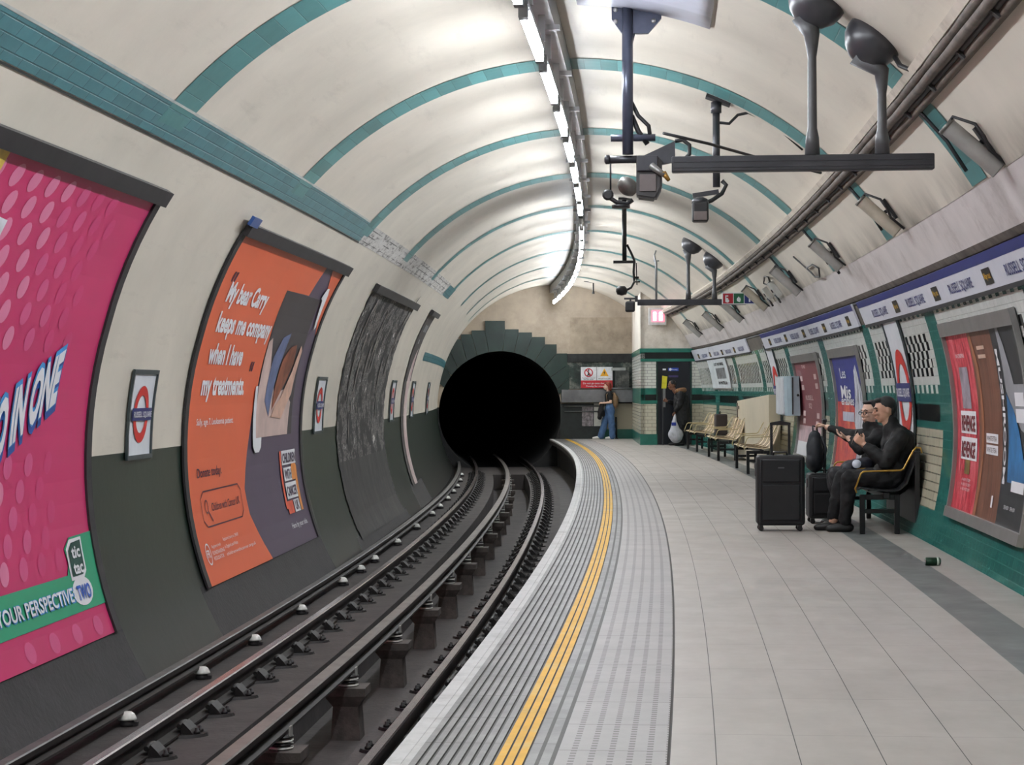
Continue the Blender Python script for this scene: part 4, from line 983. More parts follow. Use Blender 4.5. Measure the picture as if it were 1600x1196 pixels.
# ================================================================== FAR END FITTINGS
# warning sign pair on the end wall
def end_pt(u, z, d): return WE(u, z, d)
def end_frame(name, u, z, d):
    t = bpy.data.objects.new(name, None); COL.objects.link(t); t.location = WE(u, z, d); t.rotation_euler = (0, 0, -th(SE)); return t
t = end_frame('warning_sign', 1.13, 1.73, .1)
b = B(); b.box(-.45, .45, -.01, .01, -.29, .31); b.build('panel', M('white_sign_enamel', (224, 226, 230), .4), t)
b = B(); b.box(-.45, .45, -.014, -.011, -.29, -.07); b.build('red_panel', M('sign_red', (190, 30, 44), .4), t)
b = B(); b.box(-.006, .006, -.014, -.011, -.07, .31); b.build('divider', DKM, t)
def ring3(b, cx, cz, r0, r1, y, a0=0, a1=360, n=28):
    for k in range(n):
        p = [math.radians(a0+(a1-a0)*(k+j)/n) for j in (0, 1)]
        v = [b.bm.verts.new((cx+r*math.cos(a), y, cz+r*math.sin(a))) for r, a in ((r1, p[0]), (r1, p[1]), (r0, p[1]), (r0, p[0]))]
        b.bm.faces.new(v)
b = B(); ring3(b, -.23, .15, .095, .125, -.013); v = [b.bm.verts.new(p) for p in ((-.31, -.013, .22), (-.29, -.013, .24), (-.15, -.013, .08), (-.17, -.013, .06))]; b.bm.faces.new(v); b.build('prohibition_ring', MATS['sign_red'], t, fix=False)
b = B(); b.lathe([(.022, -.001), (.022, .001)], (-.23, -.012, .22), 12, axis=(0, -1, 0)); b.tube([(-.23, -.012, .19), (-.235, -.012, .12), (-.26, -.012, .06)], .016, 6); b.tube([(-.235, -.012, .12), (-.2, -.012, .06)], .014, 6); b.build('pictogram', M('black_sign_ink', (26, 26, 28), .5), t)
b = B(); v = [b.bm.verts.new(p) for p in ((.10, -.013, .05), (.34, -.013, .05), (.22, -.013, .27))]; b.bm.faces.new(v); b.build('warning_triangle', M('amber_sign', (234, 170, 30), .4), t, fix=False)
b = B(); v = [b.bm.verts.new(p) for p in ((.235, -.016, .22), (.19, -.016, .14), (.22, -.016, .14), (.2, -.016, .07), (.25, -.016, .155), (.225, -.016, .155))]; b.bm.faces.new(v); b.build('lightning_bolt', MATS['black_sign_ink'], t, fix=False)
for tx, x, z, h, w_, m in (('Passengers must not', -.23, -.0, .025, .36, 'black_sign_ink'), ('pass this point', -.23, -.04, .025, .28, 'black_sign_ink'), ('Danger live rails', .22, -.02, .028, .34, 'black_sign_ink'), ('Do not go onto the track', 0, -.15, .045, .78, 'white_front_enamel'), ('Penalty for trespass', 0, -.23, .04, .6, 'white_front_enamel')):
    flat_text('sign_lettering', tx, h, w_, MATS[m], t, (x, -.017, z), bold=.01)
tag(t, 'white and red no entry and danger sign on the end wall', 'sign')
# pipes and cabinets on the end wall
for z, u0, u1, r, lb in ((1.43, 1.3, 2.1, .02, 'thin pale pipe along the top of the grey ledge on the end wall'), (.93, .2, 1.2, .02, 'upper dark pipe below the ledge beside the tunnel mouth'), (.78, .2, 1.2, .015, 'lower dark pipe below the ledge beside the tunnel mouth')):
    b = B(); b.tube([WE(u0, z, .33 if z > 1.3 else .1), WE(u1, z, .33 if z > 1.3 else .1)], r, 8); tag(b.build('pipe', GREYM), lb, 'pipe')
t = end_frame('equipment_box', 1.85, 1.72, .12); b = B(); b.box(-.2, .2, -.08, .05, -.28, .22, bev=.01); b.build('body', M('dark_equipment_grey', (60, 62, 60), .6, var=.4, scale=9, dirt=(120, 120, 110)), t); b = B(); b.box(-.3, .1, -.06, .04, .22, .30); b.build('top_box', M('pale_equipment_grey', (150, 154, 150), .5), t); tag(t, 'dark equipment box on the end wall right of the warning sign', 'box')
t = end_frame('notice', 1.05, .72, .075)
b = B(); b.box(-.34, -.02, -.004, .004, -.36, .22); b.build('grey_sheet', M('mottled_grey_notice', (140, 132, 136), .5, var=.5, scale=12), t); b = B(); b.box(0, .3, -.004, .004, -.36, .3); b.build('pale_sheet', M('pale_paper_notice', (198, 198, 190), .5, var=.1), t)
tag(t, 'pale and mottled notices pasted low on the end wall behind the woman', 'notice')
t = end_frame('marker_post', 1.66, 0, .28); b = B(); b.bar((0, 0, 0), (0, 0, .62), .035, .03, 10); b.build('post', M('black_post_paint', (26, 28, 30), .4), t); b = B(); b.lathe([(.07, 0), (.07, .02), (.035, .04)], (0, 0, 0), 14); b.build('base', MATS['black_post_paint'], t); tag(t, 'short black post standing right of the woman at the end wall', 'post')
# doorway leaf and signs
t = empty('door_leaf', 2.62, 50.02, 0); DOOR = M('blue_black_door_paint', (26, 30, 38), .3)
b = B(); b.box(-.42, .44, .02, .07, .0, 2.1); b.build('leaf', DOOR, t)
b = B(); b.box(-.44, -.40, -.03, .05, 0, 2.1); b.build('frame_post', M('green_black_frame', (24, 52, 46), .3), t); b = B(); b.box(.42, .46, -.03, .05, 0, 2.1); b.build('frame_post', MATS['green_black_frame'], t)
b = B(); b.box(-.13, .13, .0, .018, 1.86, 1.94); b.build('blue_plate', M('door_sign_blue', (36, 70, 170), .4), t); b = B(); b.box(-.12, .12, .0, .018, 1.70, 1.75); b.build('small_plate', M('door_sign_violet', (70, 60, 110), .4), t)
b = B(); b.lathe([(.035, -.004), (.035, .0)], (-.08, -.001, 1.90), 12, axis=(0, -1, 0)); b.build('round_symbol', MATS['white_front_enamel'], t)
b = B(); b.box(-.27, -.19, .0, .018, 1.88, 1.92); b.build('white_tag', MATS['white_front_enamel'], t)
flat_text('door_lettering', 'No entry', .035, .14, MATS['white_front_enamel'], t, (.03, -.004, 1.90), bold=.01)
t['kind'] = 'structure'; t.name = 'door_1'
t = empty('hanging_notice', 2.36, 49.75, 0); b = B(); b.prism([(-.07, 1.42), (.05, 1.42), (.08, 1.72), (-.05, 1.74)], lambda x, z: (x, -.01, z), lambda x, z: (x, .0, z)); b.build('yellow_card', M('acid_yellow_card', (214, 206, 50), .5), t)
b = B(); b.box(-.03, .03, -.005, .02, .95, 1.42); b.build('grey_arm', GREYM, t)
b = B(); b.box(-.05, -.02, .0, .1, 0, 1.42); b.build('post', DKM, t)
tag(t, 'yellow card on a grey post in front of the dark doorway', 'sign')
# lit no entry style sign box above the cross wall
t = empty('illuminated_sign', 2.2, 49.75, 3.22)
b = B(); b.box(-.22, .22, 0, .12, -.21, .22, bev=.01); b.build('case', M('white_sign_case', (206, 206, 206), .4), t)
PK = EM('lit_pink_sign', (255, 120, 140), 1.6); WL = EM('lit_white_sign', (255, 250, 252), 3.0)
b = B(); b.box(-.15, .17, -.006, .0, -.13, .16); b.build('lit_face', PK, t)
b = B()
b.lathe([(.045, -.003), (.045, 0)], (-.07, -.008, .08), 16, axis=(0, -1, 0)); b.box(-.11, -.03, -.012, -.008, -.10, .07)
b.build('lit_symbol', WL, t)
b = B(); b.lathe([(.045, -.003), (.045, 0)], (.08, -.008, .08), 16, axis=(0, -1, 0)); b.box(.04, .12, -.012, -.008, -.10, .04); b.build('lit_symbol', WL, t)
tag(t, 'glowing pink and white sign box high on the cross wall', 'sign')
# ================================================================== OVERHEAD EQUIPMENT
DK = M('charcoal_painted_steel', (62, 62, 66), .38, metal=.35, var=.15)
DK2 = M('blue_grey_painted_steel', (84, 88, 104), .3, metal=.45, var=.12)
BLKM = M('black_fitting', (34, 34, 36), .5, var=.2)
ALT = M('cast_aluminium', (120, 118, 114), .4, metal=.5, var=.2, scale=12)
# --- support beam hung from two domed brackets
def beam_set(s, u0, u1, z, domes, label, dome_labels_unused=None):
    t = empty('support_beam', (u0+u1)/2, s, z); h = (u1-u0)/2
    b = B(); b.box(-h, h, -.045, .045, -.05, .05, bev=.008)
    for zz in (-.018, .018): b.box(-h+.01, h-.01, -.05, -.044, zz-.006, zz+.006)
    b.build('beam', DK, t)
    for u, a in domes:
        du = u - (u0+u1)/2
        top = Vector(((R0*math.cos(math.radians(a)))-(u0+u1)/2, 0, ZC+R0*math.sin(math.radians(a)) - z))
        n_ = Vector((math.cos(math.radians(a)), 0, math.sin(math.radians(a))))
        b = B(); c = top - n_*.17
        b.lathe([(0.0, -.03), (.06, -.02), (.12, .015), (.17, .075), (.185, .13), (.187, .17), (.17, .175)], c, 28, axis=(n_+Vector((0, 0, .8))).normalized() if False else n_); b.build('dome', M('glossy_grey_dome', (58, 58, 62), .33, metal=0), t)
        zt = c.z + .03; b = B()
        b.tube([(du, 0, .05), (du, 0, .16), (du, 0, .22), (du, 0, zt-.26), (du, 0, zt-.22), (du+.0, 0, zt-.12), (c.x, 0, zt)], [.048, .042, .03, .028, .034, .05, .085], 16)
        b.build('drop_tube', M('grey_drop_tube', (74, 74, 76), .4, metal=0), t)
    return tag(t, label, 'bracket')
beam_set(12.7, .85, 2.49, 2.825, [(1.735, 58.0), (2.17, 50.6)], 'nearer dark horizontal beam hung from two grey domes')
beam_set(33.65, .83, 2.66, 2.87, [(1.69, 58.2), (2.13, 50.5)], 'farther dark horizontal beam hung from two grey domes')
# cable from dome to tray
b = B(); b.tube([W(2.24, 12.6, 3.47), W(2.26, 12.5, 3.40), W(2.3, 12.4, 3.36), W(2.36, 12.3, 3.38)], .016, 8); tag(b.build('cable', BLKM), 'short black cable looping from the nearer dome to the ceiling tray', 'cable')
# platform signs fixed to the farther beam
t = empty('platform_sign', 2.52, 33.45, 2.92); b = B(); b.box(-.28, .28, -.02, .02, -.10, .10, bev=.004); b.build('panel', M('white_sign_board', (220, 222, 224), .4), t)
for k, (x, m) in enumerate(((-.18, M('train_sign_red', (168, 34, 48), .4)), (0, M('sign_green', (30, 96, 64), .4)), (.18, M('sign_navy', (30, 40, 110), .4)))):
    b = B(); b.box(x-.083, x+.083, -.026, -.021, -.083, .083); b.build('coloured_square', m, t)
for x, tx, w_ in ((-.2, 'E', .05), (-.0, 't', .05), (.18, 'i', .03)):
    me = flat_text('sign_lettering', tx, .11, w_, MATS['white_sign_board'], t, (x, -.03, 0), bold=.03)
b = B(); b.lathe([(.03, -.002), (.03, 0)], (-.19, -.027, -.04), 14, axis=(0, -1, 0)); b.build('pictogram', MATS['white_sign_board'], t)
b = B(); b.lathe([(.035, -.002), (.035, 0)], (0, -.027, -.02), 14, axis=(0, -1, 0)); b.build('pictogram', MATS['white_sign_board'], t)
tag(t, 'small red, green and blue sign fixed to the end of the far beam', 'sign')

# --- main pole with plate, crossbars, camera and loudspeaker
t = empty('camera_mast', .53, 15.3, 0); pz = 4.34
b = B(); b.prism([(-.18, .0), (-.1, -.16), (.1, -.16), (.2, .0), (.2, .16), (-.18, .16)], lambda x, y: (x+.06, -.02, pz-.10+y*.7), lambda x, y: (x+.06, .03, pz-.10+y*.7)); b.build('ceiling_plate', DK2, t)
for x, z in ((-.09, .03), (-.09, -.06), (.22, .03), (.2, -.06)):
    b = B(); b.lathe([(.018, 0), (.018, .012), (0, .014)], (x, -.02, pz-.06+z), 10, axis=(0, -1, 0)); b.build('bolt', M('bright_bolt', (190, 190, 190), .3, metal=.7), t)
b = B(); b.bar((0, -.03, pz), (0, -.03, 3.20), .042, .042, 24); b.build('pole', DK2, t)
b = B(); b.bar((.06, 0, pz-.14), (.02, 0, pz-.3), .018); b.build('strut', DK2, t)
b = B(); b.bar((-.13, 0, 3.33), (.21, 0, 3.33), .028); b.build('cross_bar', DK2, t); b = B(); b.bar((-.15, 0, 3.165), (.13, 0, 3.165), .030); b.lathe([(.02, -.03), (.036, -.02), (.036, .01)], (-.15, 0, 3.165), 12, axis=(1, 0, 0)); b.build('cross_bar', DK, t)
b = B(); b.prism([(.10, 3.18), (.36, 3.30), (.36, 3.14), (.16, 3.10)], lambda x, z: (x, -.03, z), lambda x, z: (x, .03, z)); b.build('swivel_bracket', DK, t)
b = B(); b.tube([(.36, 0, 3.30), (.42, 0, 3.31), (.47, 0, 3.27), (.47, 0, 3.2), (.42, 0, 3.15), (.36, 0, 3.15)], .016, 8); b.build('cable_loop', BLKM, t)
b = B(); b.tube([(.02, 0, 3.62), (.08, 0, 3.5), (.16, 0, 3.42), (.17, 0, 3.34)], .016, 8); b.tube([(.03, 0, 3.5), (.08, 0, 3.38), (.15, 0, 3.28)], .02, 8); b.build('flexible_conduit', BLKM, t)
tag(t, 'blue grey mast bolted to the ceiling crown with crossbars at its foot', 'mast')
t = empty('loudspeaker', .68, 15.22, 3.03); 
b = B(); b.prism([(-.085, -.17), (.06, -.19), (.11, -.10), (.11, .12), (.05, .15), (-.085, .14)], lambda x, z: (x, -.10, z), lambda x, z: (x, .12, z)); bmesh.ops.bevel(b.bm, geom=b.bm.edges[:], offset=.015, segments=2, affect='EDGES'); b.build('housing', M('dark_taupe_housing', (58, 54, 54), .45), t)
b = B(); b.box(-.06, .065, -.112, -.10, -.13, .0, bev=.004); b.build('front_face', M('taupe_front_panel', (104, 94, 92), .5), t)
b = B(); b.box(-.08, .08, -.13, -.10, .02, .14, bev=.01); b.build('bracket', DK, t); b = B(); b.bar((.03, -.14, .06), (.13, -.2, -.02), .028, .02, 12); b.build('arm', ALT, t)
b = B(); b.bar((.12, -.19, .0), (.16, -.21, -.06), .022, .014, 10); b.build('knob', M('brass_knob', (150, 112, 50), .35, metal=.6), t)
tag(t, 'dark taupe box shaped speaker hanging under the main mast', 'loudspeaker')
t = empty('floodlight', .47, 15.6, 2.93)
b = B(); b.lathe([(0, .0), (.05, .005), (.08, .03), (.085, .08), (.07, .1)], (0.02, .0, 0.02), 20, axis=(.4, .3, .5)); b.build('reflector', ALT, t)
b = B(); b.bar((-.08, -.02, .26), (-.08, -.02, .02), .007); b.tube([(-.13, -.03, .0), (-.09, -.04, -.03), (-.03, -.04, -.07), (.05, -.03, -.08), (.09, -.02, -.05)], .018, 8); b.build('bracket', BLKM, t)
b = B(); b.lathe([(.03, -.02), (.045, 0), (.03, .02)], (-.10, -.05, -.01), 12, axis=(0, 1, 0)); b.lathe([(.07, -.012), (.07, .012)], (0, -.02, -.10), 8); b.build('clamp', BLKM, t)
tag(t, 'silver domed fitting in a black bracket below the main mast', 'light')
t = empty('cctv_cable', 1.25, 15.2, 3.27); b = B(); b.tube([(-.45, 0, .08), (-.1, .2, .02), (.3, .8, -.02), (.9, 2.0, -.02)], .012, 8); o = b.build('cable', BLKM, t); tag(t, 'thin black cable slanting right from the main mast', 'cable')
# --- second pole
t = empty('camera_mast', 1.32, 18.6, 0)
b = B(); b.obox((.02, 0, 4.09), Vector((1, 0, -.38)).normalized(), (0, 1, 0), Vector((.38, 0, 1)).normalized(), .12, .09, .018); b.build('ceiling_plate', BLKM, t)
b = B(); b.bar((0, 0, 4.08), (0, 0, 3.28), .034, .034, 16); b.lathe([(.05, 0), (.05, .1)], (0, 0, 3.97), 16); b.build('pole', DK, t)
b = B(); b.tube([(.03, 0, 3.88), (.12, 0, 3.87), (.2, 0, 3.95), (.3, 0, 3.97), (.45, 0, 3.9), (.62, 0, 3.78), (.8, 0, 3.62)], .014, 8); b.build('cable', BLKM, t)
b = B(); b.tube([(.05, 0, 3.34), (.09, 0, 3.3), (.05, 0, 3.22), (-.05, -.05, 3.15), (-.14, -.08, 3.12)], .02, 8); b.build('flexible_conduit', BLKM, t)
b = B(); b.obox((-.1, 0, 3.22), (1, 0, .15), (0, 1, 0), (-.15, 0, 1), .12, .03, .02); b.build('cross_arm', DK, t)
tag(t, 'black ceiling pole right of the main mast carrying a small square camera', 'mast')
t = empty('camera_unit', 1.165, 18.5, 3.05); b = B(); b.box(-.075, .075, -.1, .1, -.10, .08, bev=.02); b.build('housing', BLKM, t); b = B(); b.box(-.06, .06, -.108, -.10, -.09, -.01, bev=.003); b.build('front_face', MATS['taupe_front_panel'], t); b = B(); b.lathe([(.08, 0), (.07, .04), (.03, .06)], (0, 0, .07), 16); b.build('swivel', DK, t)
tag(t, 'small square black camera hanging from the second pole', 'camera')
# --- third pole far down the centre
t = empty('camera_mast', .545, 30.5, 0)
b = B(); b.bar((0, 0, 4.32), (0, 0, 3.37), .038, .034, 14); b.obox((.01, 0, 4.32), (1, 0, 0), (0, 1, 0), (0, 0, 1), .1, .1, .015); b.build('pole', BLKM, t)
b = B(); b.box(-.17, .17, -.03, .03, 3.335, 3.375); b.build('cross_bar', BLKM, t)
b = B(); b.tube([(.04, 0, 3.62), (.1, 0, 3.5), (.15, 0, 3.38), (.14, 0, 3.2), (.15, 0, 3.05), (.1, 0, 2.96), (.02, 0, 2.92)], .018, 8); b.build('cable', BLKM, t)
b = B(); b.bar((.18, 0, 3.34), (.19, 0, 3.0), .008); b.lathe([(.03, 0), (.03, .03)], (.19, 0, 3.1), 10); b.lathe([(.05, 0), (.05, .02)], (.19, 0, 3.04), 10); b.build('rod', BLKM, t)
tag(t, 'third black ceiling pole further along, with a short crossbar', 'mast')
t = empty('floodlight', .50, 30.4, 2.92); b = B(); b.lathe([(.05, .04), (.085, .0), (.09, -.04), (.07, -.09), (.0, -.10)], (0, 0, 0.02), 10); b.build('lamp_head', BLKM, t); b = B(); b.lathe([(.05, -.101), (0, -.106)], (0, 0, .02), 10); b.build('lens', MATS['taupe_front_panel'], t)
tag(t, 'round black lamp hanging on a cable from the third pole', 'light')
t = empty('camera_unit', .70, 33.4, 2.83); b = B(); b.box(-.08, .08, -.1, .1, -.13, .05, bev=.03); b.build('housing', BLKM, t); b = B(); b.box(-.1, .12, -.03, .03, .08, .11); b.box(-.01, .02, -.02, .02, .04, .09); b.box(.08, .13, -.03, .03, .04, .14); b.build('bracket', DK, t); tag(t, 'black camera box fixed at the left end of the far beam', 'camera')
t = empty('thin_mast', 1.37, 38.4, 0); b = B(); b.tube([(.0, 0, 4.08), (-.03, 0, 4.0), (-.02, 0, 3.9), (0, 0, 3.86), (0, 0, 3.05)], [.015, .015, .02, .026, .022], 10); b.build('pole', GREYM, t); b = B(); b.bar((-.06, 0, 3.88), (.06, 0, 3.88), .012); b.build('cross_bar', GREYM, t); tag(t, 'thin grey pole hanging from an arch beyond the far beam', 'mast')
t = empty('ceiling_hook', .83, 53.5, 0); b = B(); b.bar((0, 0, 4.3), (0, 0, 4.0), .02); b.lathe([(.035, 0), (.035, .05)], (0, 0, 3.98), 10); b.bar((-.25, 0, 4.32), (.25, 0, 4.25), .012); b.build('rod', BLKM, t); tag(t, 'short dark rod hanging near the top of the end wall', 'hook')
# --- glossy white patch panel on the crown
o = shell('access_panel', 69.7, 87.5, 10.5, 15.3, M('glossy_white_sheet', (208, 210, 222), .25, var=.03), d=.02, thick=.018); tag(o, 'smooth white sheet panel fixed to the ceiling at the top edge of the picture', 'panel')

# --- slanting cable tray along the right haunch
def at(a, d): r = R0 - d; q_ = math.radians(a); return (r*math.cos(q_), ZC + r*math.sin(q_))
tr = sweep('wall_cable_tray', [at(45.6, .0), at(45.6, .085), at(44.7, .09), at(44.6, .075), at(45.2, .07), at(45.2, .0)], S0, 50, [M('pale_tray_edge', (204, 194, 180), .5, var=.08, obj=False, dirt=(150, 138, 122))], step=.7)
tag(tr, 'pale edged cable tray running along the right side of the vault', 'cable tray')
b = B()
for s in np.arange(4, 50, 1.2):
    p = [at(44.9, .03), at(44.9, .085), at(41.8, .06), at(41.8, .0)]
    b.prism(p, lambda u, z: W(u, s-.03, z), lambda u, z: W(u, s+.03, z))
b.build('tray_bracket', CABG, tr)
for k, (a, d, r, m, lb) in enumerate(((44.3, .055, .03, M('dusty_grey_cable', (104, 94, 86), .7, var=.3, scale=6), 'thick dusty cable next to the pale edge of the right tray'),
                         (43.4, .05, .034, MATS['dusty_grey_cable'], 'thick dusty middle cable in the right tray'), (42.6, .03, .02, CABG, 'dark cable along the lower side of the right tray'), (41.9, .02, .03, M('brown_dust_cable', (96, 84, 74), .8, var=.25), 'brown dusty cable lowest in the right tray'))):
    pts, i = [], 0
    for s in np.arange(4, 50, .3):
        sag = .012*abs(math.sin(s*PI/1.2)) if k < 2 else .0
        u, z = at(a - sag*8, d + sag); pts.append(W(u, s, z))
    b = B(); b.tube(pts, r, 8); tag(b.build('cable', m), lb, 'cable')

# --- cylindrical cylinders (loudspeakers) above the trunking
CYM = M('cream_loudspeaker_tube', (178, 170, 154), .4, var=.12, scale=5); CYG = M('grey_loudspeaker_tube', (150, 148, 144), .4, var=.12, scale=5)
def tubespk(s, u, z, m, label, L_=.42, r=.056):
    """short tube hung out from the haunch on a bracket, upper end tipped away from the plaster"""
    t = empty('tube_loudspeaker', u, s, z)
    q_ = math.radians(34.6); ax = Vector((-.74, .06, .67)).normalized(); n_ = Vector((math.cos(q_), 0, math.sin(q_)))
    gap = R0 - math.hypot(u, z-ZC)
    b = B(); b.lathe([(r*.8, -L_/2+.02), (r*.97, -L_/2), (r, -L_/2+.01), (r, L_/2-.01), (r*.97, L_/2), (r*.8, L_/2-.02)], (0, 0, 0), 22, axis=ax); b.build('tube', m, t)
    b = B(); b.lathe([(r*1.07, L_/2-.012), (r*1.07, L_/2+.012)], (0, 0, 0), 22, axis=ax); b.build('end_ring', ALT, t)
    b = B(); b.bar((.0, .0, 0), n_*(gap-.012), .016); c_ = n_*(gap-.016); tg = Vector((-math.sin(q_), 0, math.cos(q_))); b.obox(c_, tg, (0, 1, 0), n_, .10, .035, .012); b.build('bracket', BLKM, t)
    b = B(); p = ax*(L_/2)
    b.tube([p, p+Vector((.03, -.05, .05)), p*.6+Vector((.09, -.12, .05)), p*.2+Vector((.08, -.12, .03)), Vector((.09, -.08, -.02)), -p*.8+Vector((.08, -.05, -.0))], .011, 6); b.build('cable', BLKM, t)
    return tag(t, label, 'loudspeaker')
tubespk(12.4, 2.687, 2.869, CYG, 'largest looking tube loudspeaker above the trunking, at the right edge')
tubespk(17.2, 2.651, 2.874, CYM, 'cream tube loudspeaker above the trunking, second from the right edge')
tubespk(22.0, 2.665, 2.862, CYG, 'grey tube loudspeaker above the trunking, third from the right edge')
tubespk(27.0, 2.667, 2.853, CYG, 'grey tube loudspeaker above the trunking beside the larger pale box', .48, .065)
tubespk(32.0, 2.668, 2.849, CYM, 'tube loudspeaker above the trunking just right of the coloured platform sign', .48, .065)
tubespk(36.8, 2.68, 2.83, CYG, 'tube loudspeaker above the trunking just left of the coloured platform sign', .5, .065)
tubespk(41.2, 2.70, 2.80, CYG, 'second farthest tube loudspeaker above the trunking', .5, .065); tubespk(46.0, 2.70, 2.80, CYG, 'farthest tube loudspeaker above the trunking near the cross wall', .5, .065)
def jbox(s, label, sz=.09):
    u, z = at(34, .04); t = empty('junction_box', u, s, z); b = B(); q_ = math.radians(34)
    b.obox((0, 0, 0), (math.cos(q_), 0, math.sin(q_)), (0, 1, 0), (-math.sin(q_), 0, math.cos(q_)), .04, sz, sz); b.build('box', M('pale_junction_box', (196, 196, 190), .4, var=.1), t)
    b = B(); b.lathe([(.03, 0), (.03, .01)], (-math.cos(q_)*.045, 0, -math.sin(q_)*.045), 12, axis=(-math.cos(q_), 0, -math.sin(q_))); b.build('knockout', BLKM, t)
    b = B(); b.tube([(.0, -.02, -.09), (.04, -.1, -.14), (.07, -.16, -.2)], .016, 8); b.build('cable', BLKM, t)
    return tag(t, label, 'junction box')
jbox(22.3, 'small pale box with a black hole above the trunking between two loudspeakers'); jbox(29.6, 'pale equipment box beside the fourth tube loudspeaker', .13); jbox(30.8, 'smaller pale box beside the cable loops above the trunking', .1)
b = B(); u, z = at(37, .04); b.tube([CY(25.4, 38.2, .03), CY(24.9, 33.5, .03), CY(24.6, 32.0, .05), CY(24.2, 31.6, .05), CY(23.9, 33.2, .04), CY(24.3, 34.6, .03), CY(25.0, 34.6, .03)], .011, 6); tag(b.build('loose_cable', BLKM), 'loose thin black cable looped on the plaster above the trunking', 'cable')
b = B(); b.tube([CY(30.0, 37.5, .04), CY(29.6, 38.2, .05), CY(29.2, 37.6, .05), CY(29.4, 36.4, .05), CY(30.0, 36.0, .05), CY(30.3, 36.8, .05), CY(30.0, 37.5, .04)], .012, 6); tag(b.build('loose_cable', BLKM), 'coil of dark cable beside the fourth tube loudspeaker', 'cable')
# dark drop cable where arches meet the tray
for k, s in enumerate((13.3, 18.1, 22.9, 27.5)):
    b = B(); b.tube([CY(s+.1, 45.0, .03), CY(s+.05, 41, .03), CY(s, 37, .03), CY(s-.05, 33, .05)], .014, 6)
    tag(b.build('drop_cable', BLKM), 'dark cable dropping down the %s arch below the right tray' % ('nearest', 'second', 'third', 'fourth')[k], 'cable')
# ================================================================== PEOPLE AND LUGGAGE
def capsule(bm, p, r0, q, r1, n=14):
    p, q = Vector(p), Vector(q); d = q-p; L = d.length
    if L < 1e-6: d = Vector((0, 0, 1))
    else: d = d/L
    a = d.orthogonal().normalized(); c = d.cross(a); rings = []
    prof = [(-r0*math.cos(t), r0*math.sin(t), p) for t in (.0, .5, 1.05)] + [(0, r0, p), (0, r1, q)] + [(r1*math.cos(t), r1*math.sin(t), q) for t in (1.05, .5, 0)]
    for h, r, o in prof:
        if r < 1e-6: rings.append([bm.verts.new(o + d*h)])
        else: rings.append([bm.verts.new(o + d*h + (a*math.cos(2*PI*k/n) + c*math.sin(2*PI*k/n))*r) for k in range(n)])
    for A, Q in zip(rings, rings[1:]):
        for k in range(n):
            k2 = (k+1) % n
            if len(A) == 1: bm.faces.new((A[0], Q[k2], Q[k]))
            elif len(Q) == 1: bm.faces.new((A[k], A[k2], Q[0]))
            else: bm.faces.new((A[k], A[k2], Q[k2], Q[k]))
def ell(bm, c, r, rot=(0, 0, 0)):
    m = Matrix.Translation(c) @ Euler(rot).to_matrix().to_4x4() @ Matrix.Diagonal((*r, 1))
    bmesh.ops.create_uvsphere(bm, u_segments=20, v_segments=14, radius=1, matrix=m)
def blob(name, caps, ells, voxel, mat, parent, smooth=4, M_=None, wr=0.0):
    """soft solid: tapered limbs and ellipsoids fused into one continuous surface"""
    bm = bmesh.new()
    for c in caps:
        for (p, r0), (q_, r1) in zip(c, c[1:]): capsule(bm, p, r0, q_, r1)
    for e in ells: ell(bm, *e)
    bmesh.ops.recalc_face_normals(bm, faces=bm.faces)
    me = bpy.data.meshes.new(name); bm.to_mesh(me); bm.free()
    o = bpy.data.objects.new(name, me); COL.objects.link(o)
    m = o.modifiers.new('r', 'REMESH'); m.mode = 'VOXEL'; m.voxel_size = voxel
    m = o.modifiers.new('s', 'SMOOTH'); m.factor = .5; m.iterations = smooth
    if wr:
        tx = bpy.data.textures.new('cloth_folds', 'CLOUDS'); tx.noise_scale = .09; tx.noise_depth = 1
        m = o.modifiers.new('w', 'DISPLACE'); m.texture = tx; m.strength = wr; m.mid_level = .5; m.texture_coords = 'LOCAL'
    dg = bpy.context.evaluated_depsgraph_get(); me2 = bpy.data.meshes.new_from_object(o.evaluated_get(dg))
    bpy.data.objects.remove(o); bpy.data.meshes.remove(me)
    if M_ is not None: me2.transform(M_)
    me2.name = name
    return put(name, me2, mat, parent, smooth=True)
def head_parts(c, yaw, pitch=0, k=1.0):
    """face looks along -x before yaw (about z); returns caps, ells in the figure's frame and the matrix"""
    Mh = Matrix.Translation(c) @ Matrix.Rotation(yaw, 4, 'Z') @ Matrix.Rotation(pitch, 4, 'Y') @ Matrix.Scale(k, 4)
    R_ = Mh.to_euler()
    def P(x, y, z): return Mh @ Vector((x, y, z))
    e = [(P(.008, 0, .03), (.096*k, .076*k, .094*k), R_), (P(-.02, 0, -.03), (.070*k, .062*k, .085*k), R_), (P(-.058, 0, -.088), (.026*k, .03*k, .02*k), R_),
         (P(-.083, 0, .035), (.016*k, .05*k, .012*k), R_), (P(-.075, .032, -.018), (.02*k, .02*k, .018*k), R_), (P(-.075, -.032, -.018), (.02*k, .02*k, .018*k), R_),
         (P(-.092, 0, -.052), (.011*k, .024*k, .006*k), R_), (P(-.090, 0, -.064), (.011*k, .02*k, .007*k), R_),
         (P(.012, .076, -.0), (.017*k, .008*k, .031*k), R_), (P(.012, -.076, -.0), (.017*k, .008*k, .031*k), R_)]
    c_ = [[(P(-.088, 0, .025), .008*k), (P(-.112, 0, -.016), .0125*k), (P(-.098, 0, -.028), .011*k)], [(P(-.10, .012, -.024), .008*k), (P(-.10, -.012, -.024), .008*k)]]
    return c_, e, P, Mh
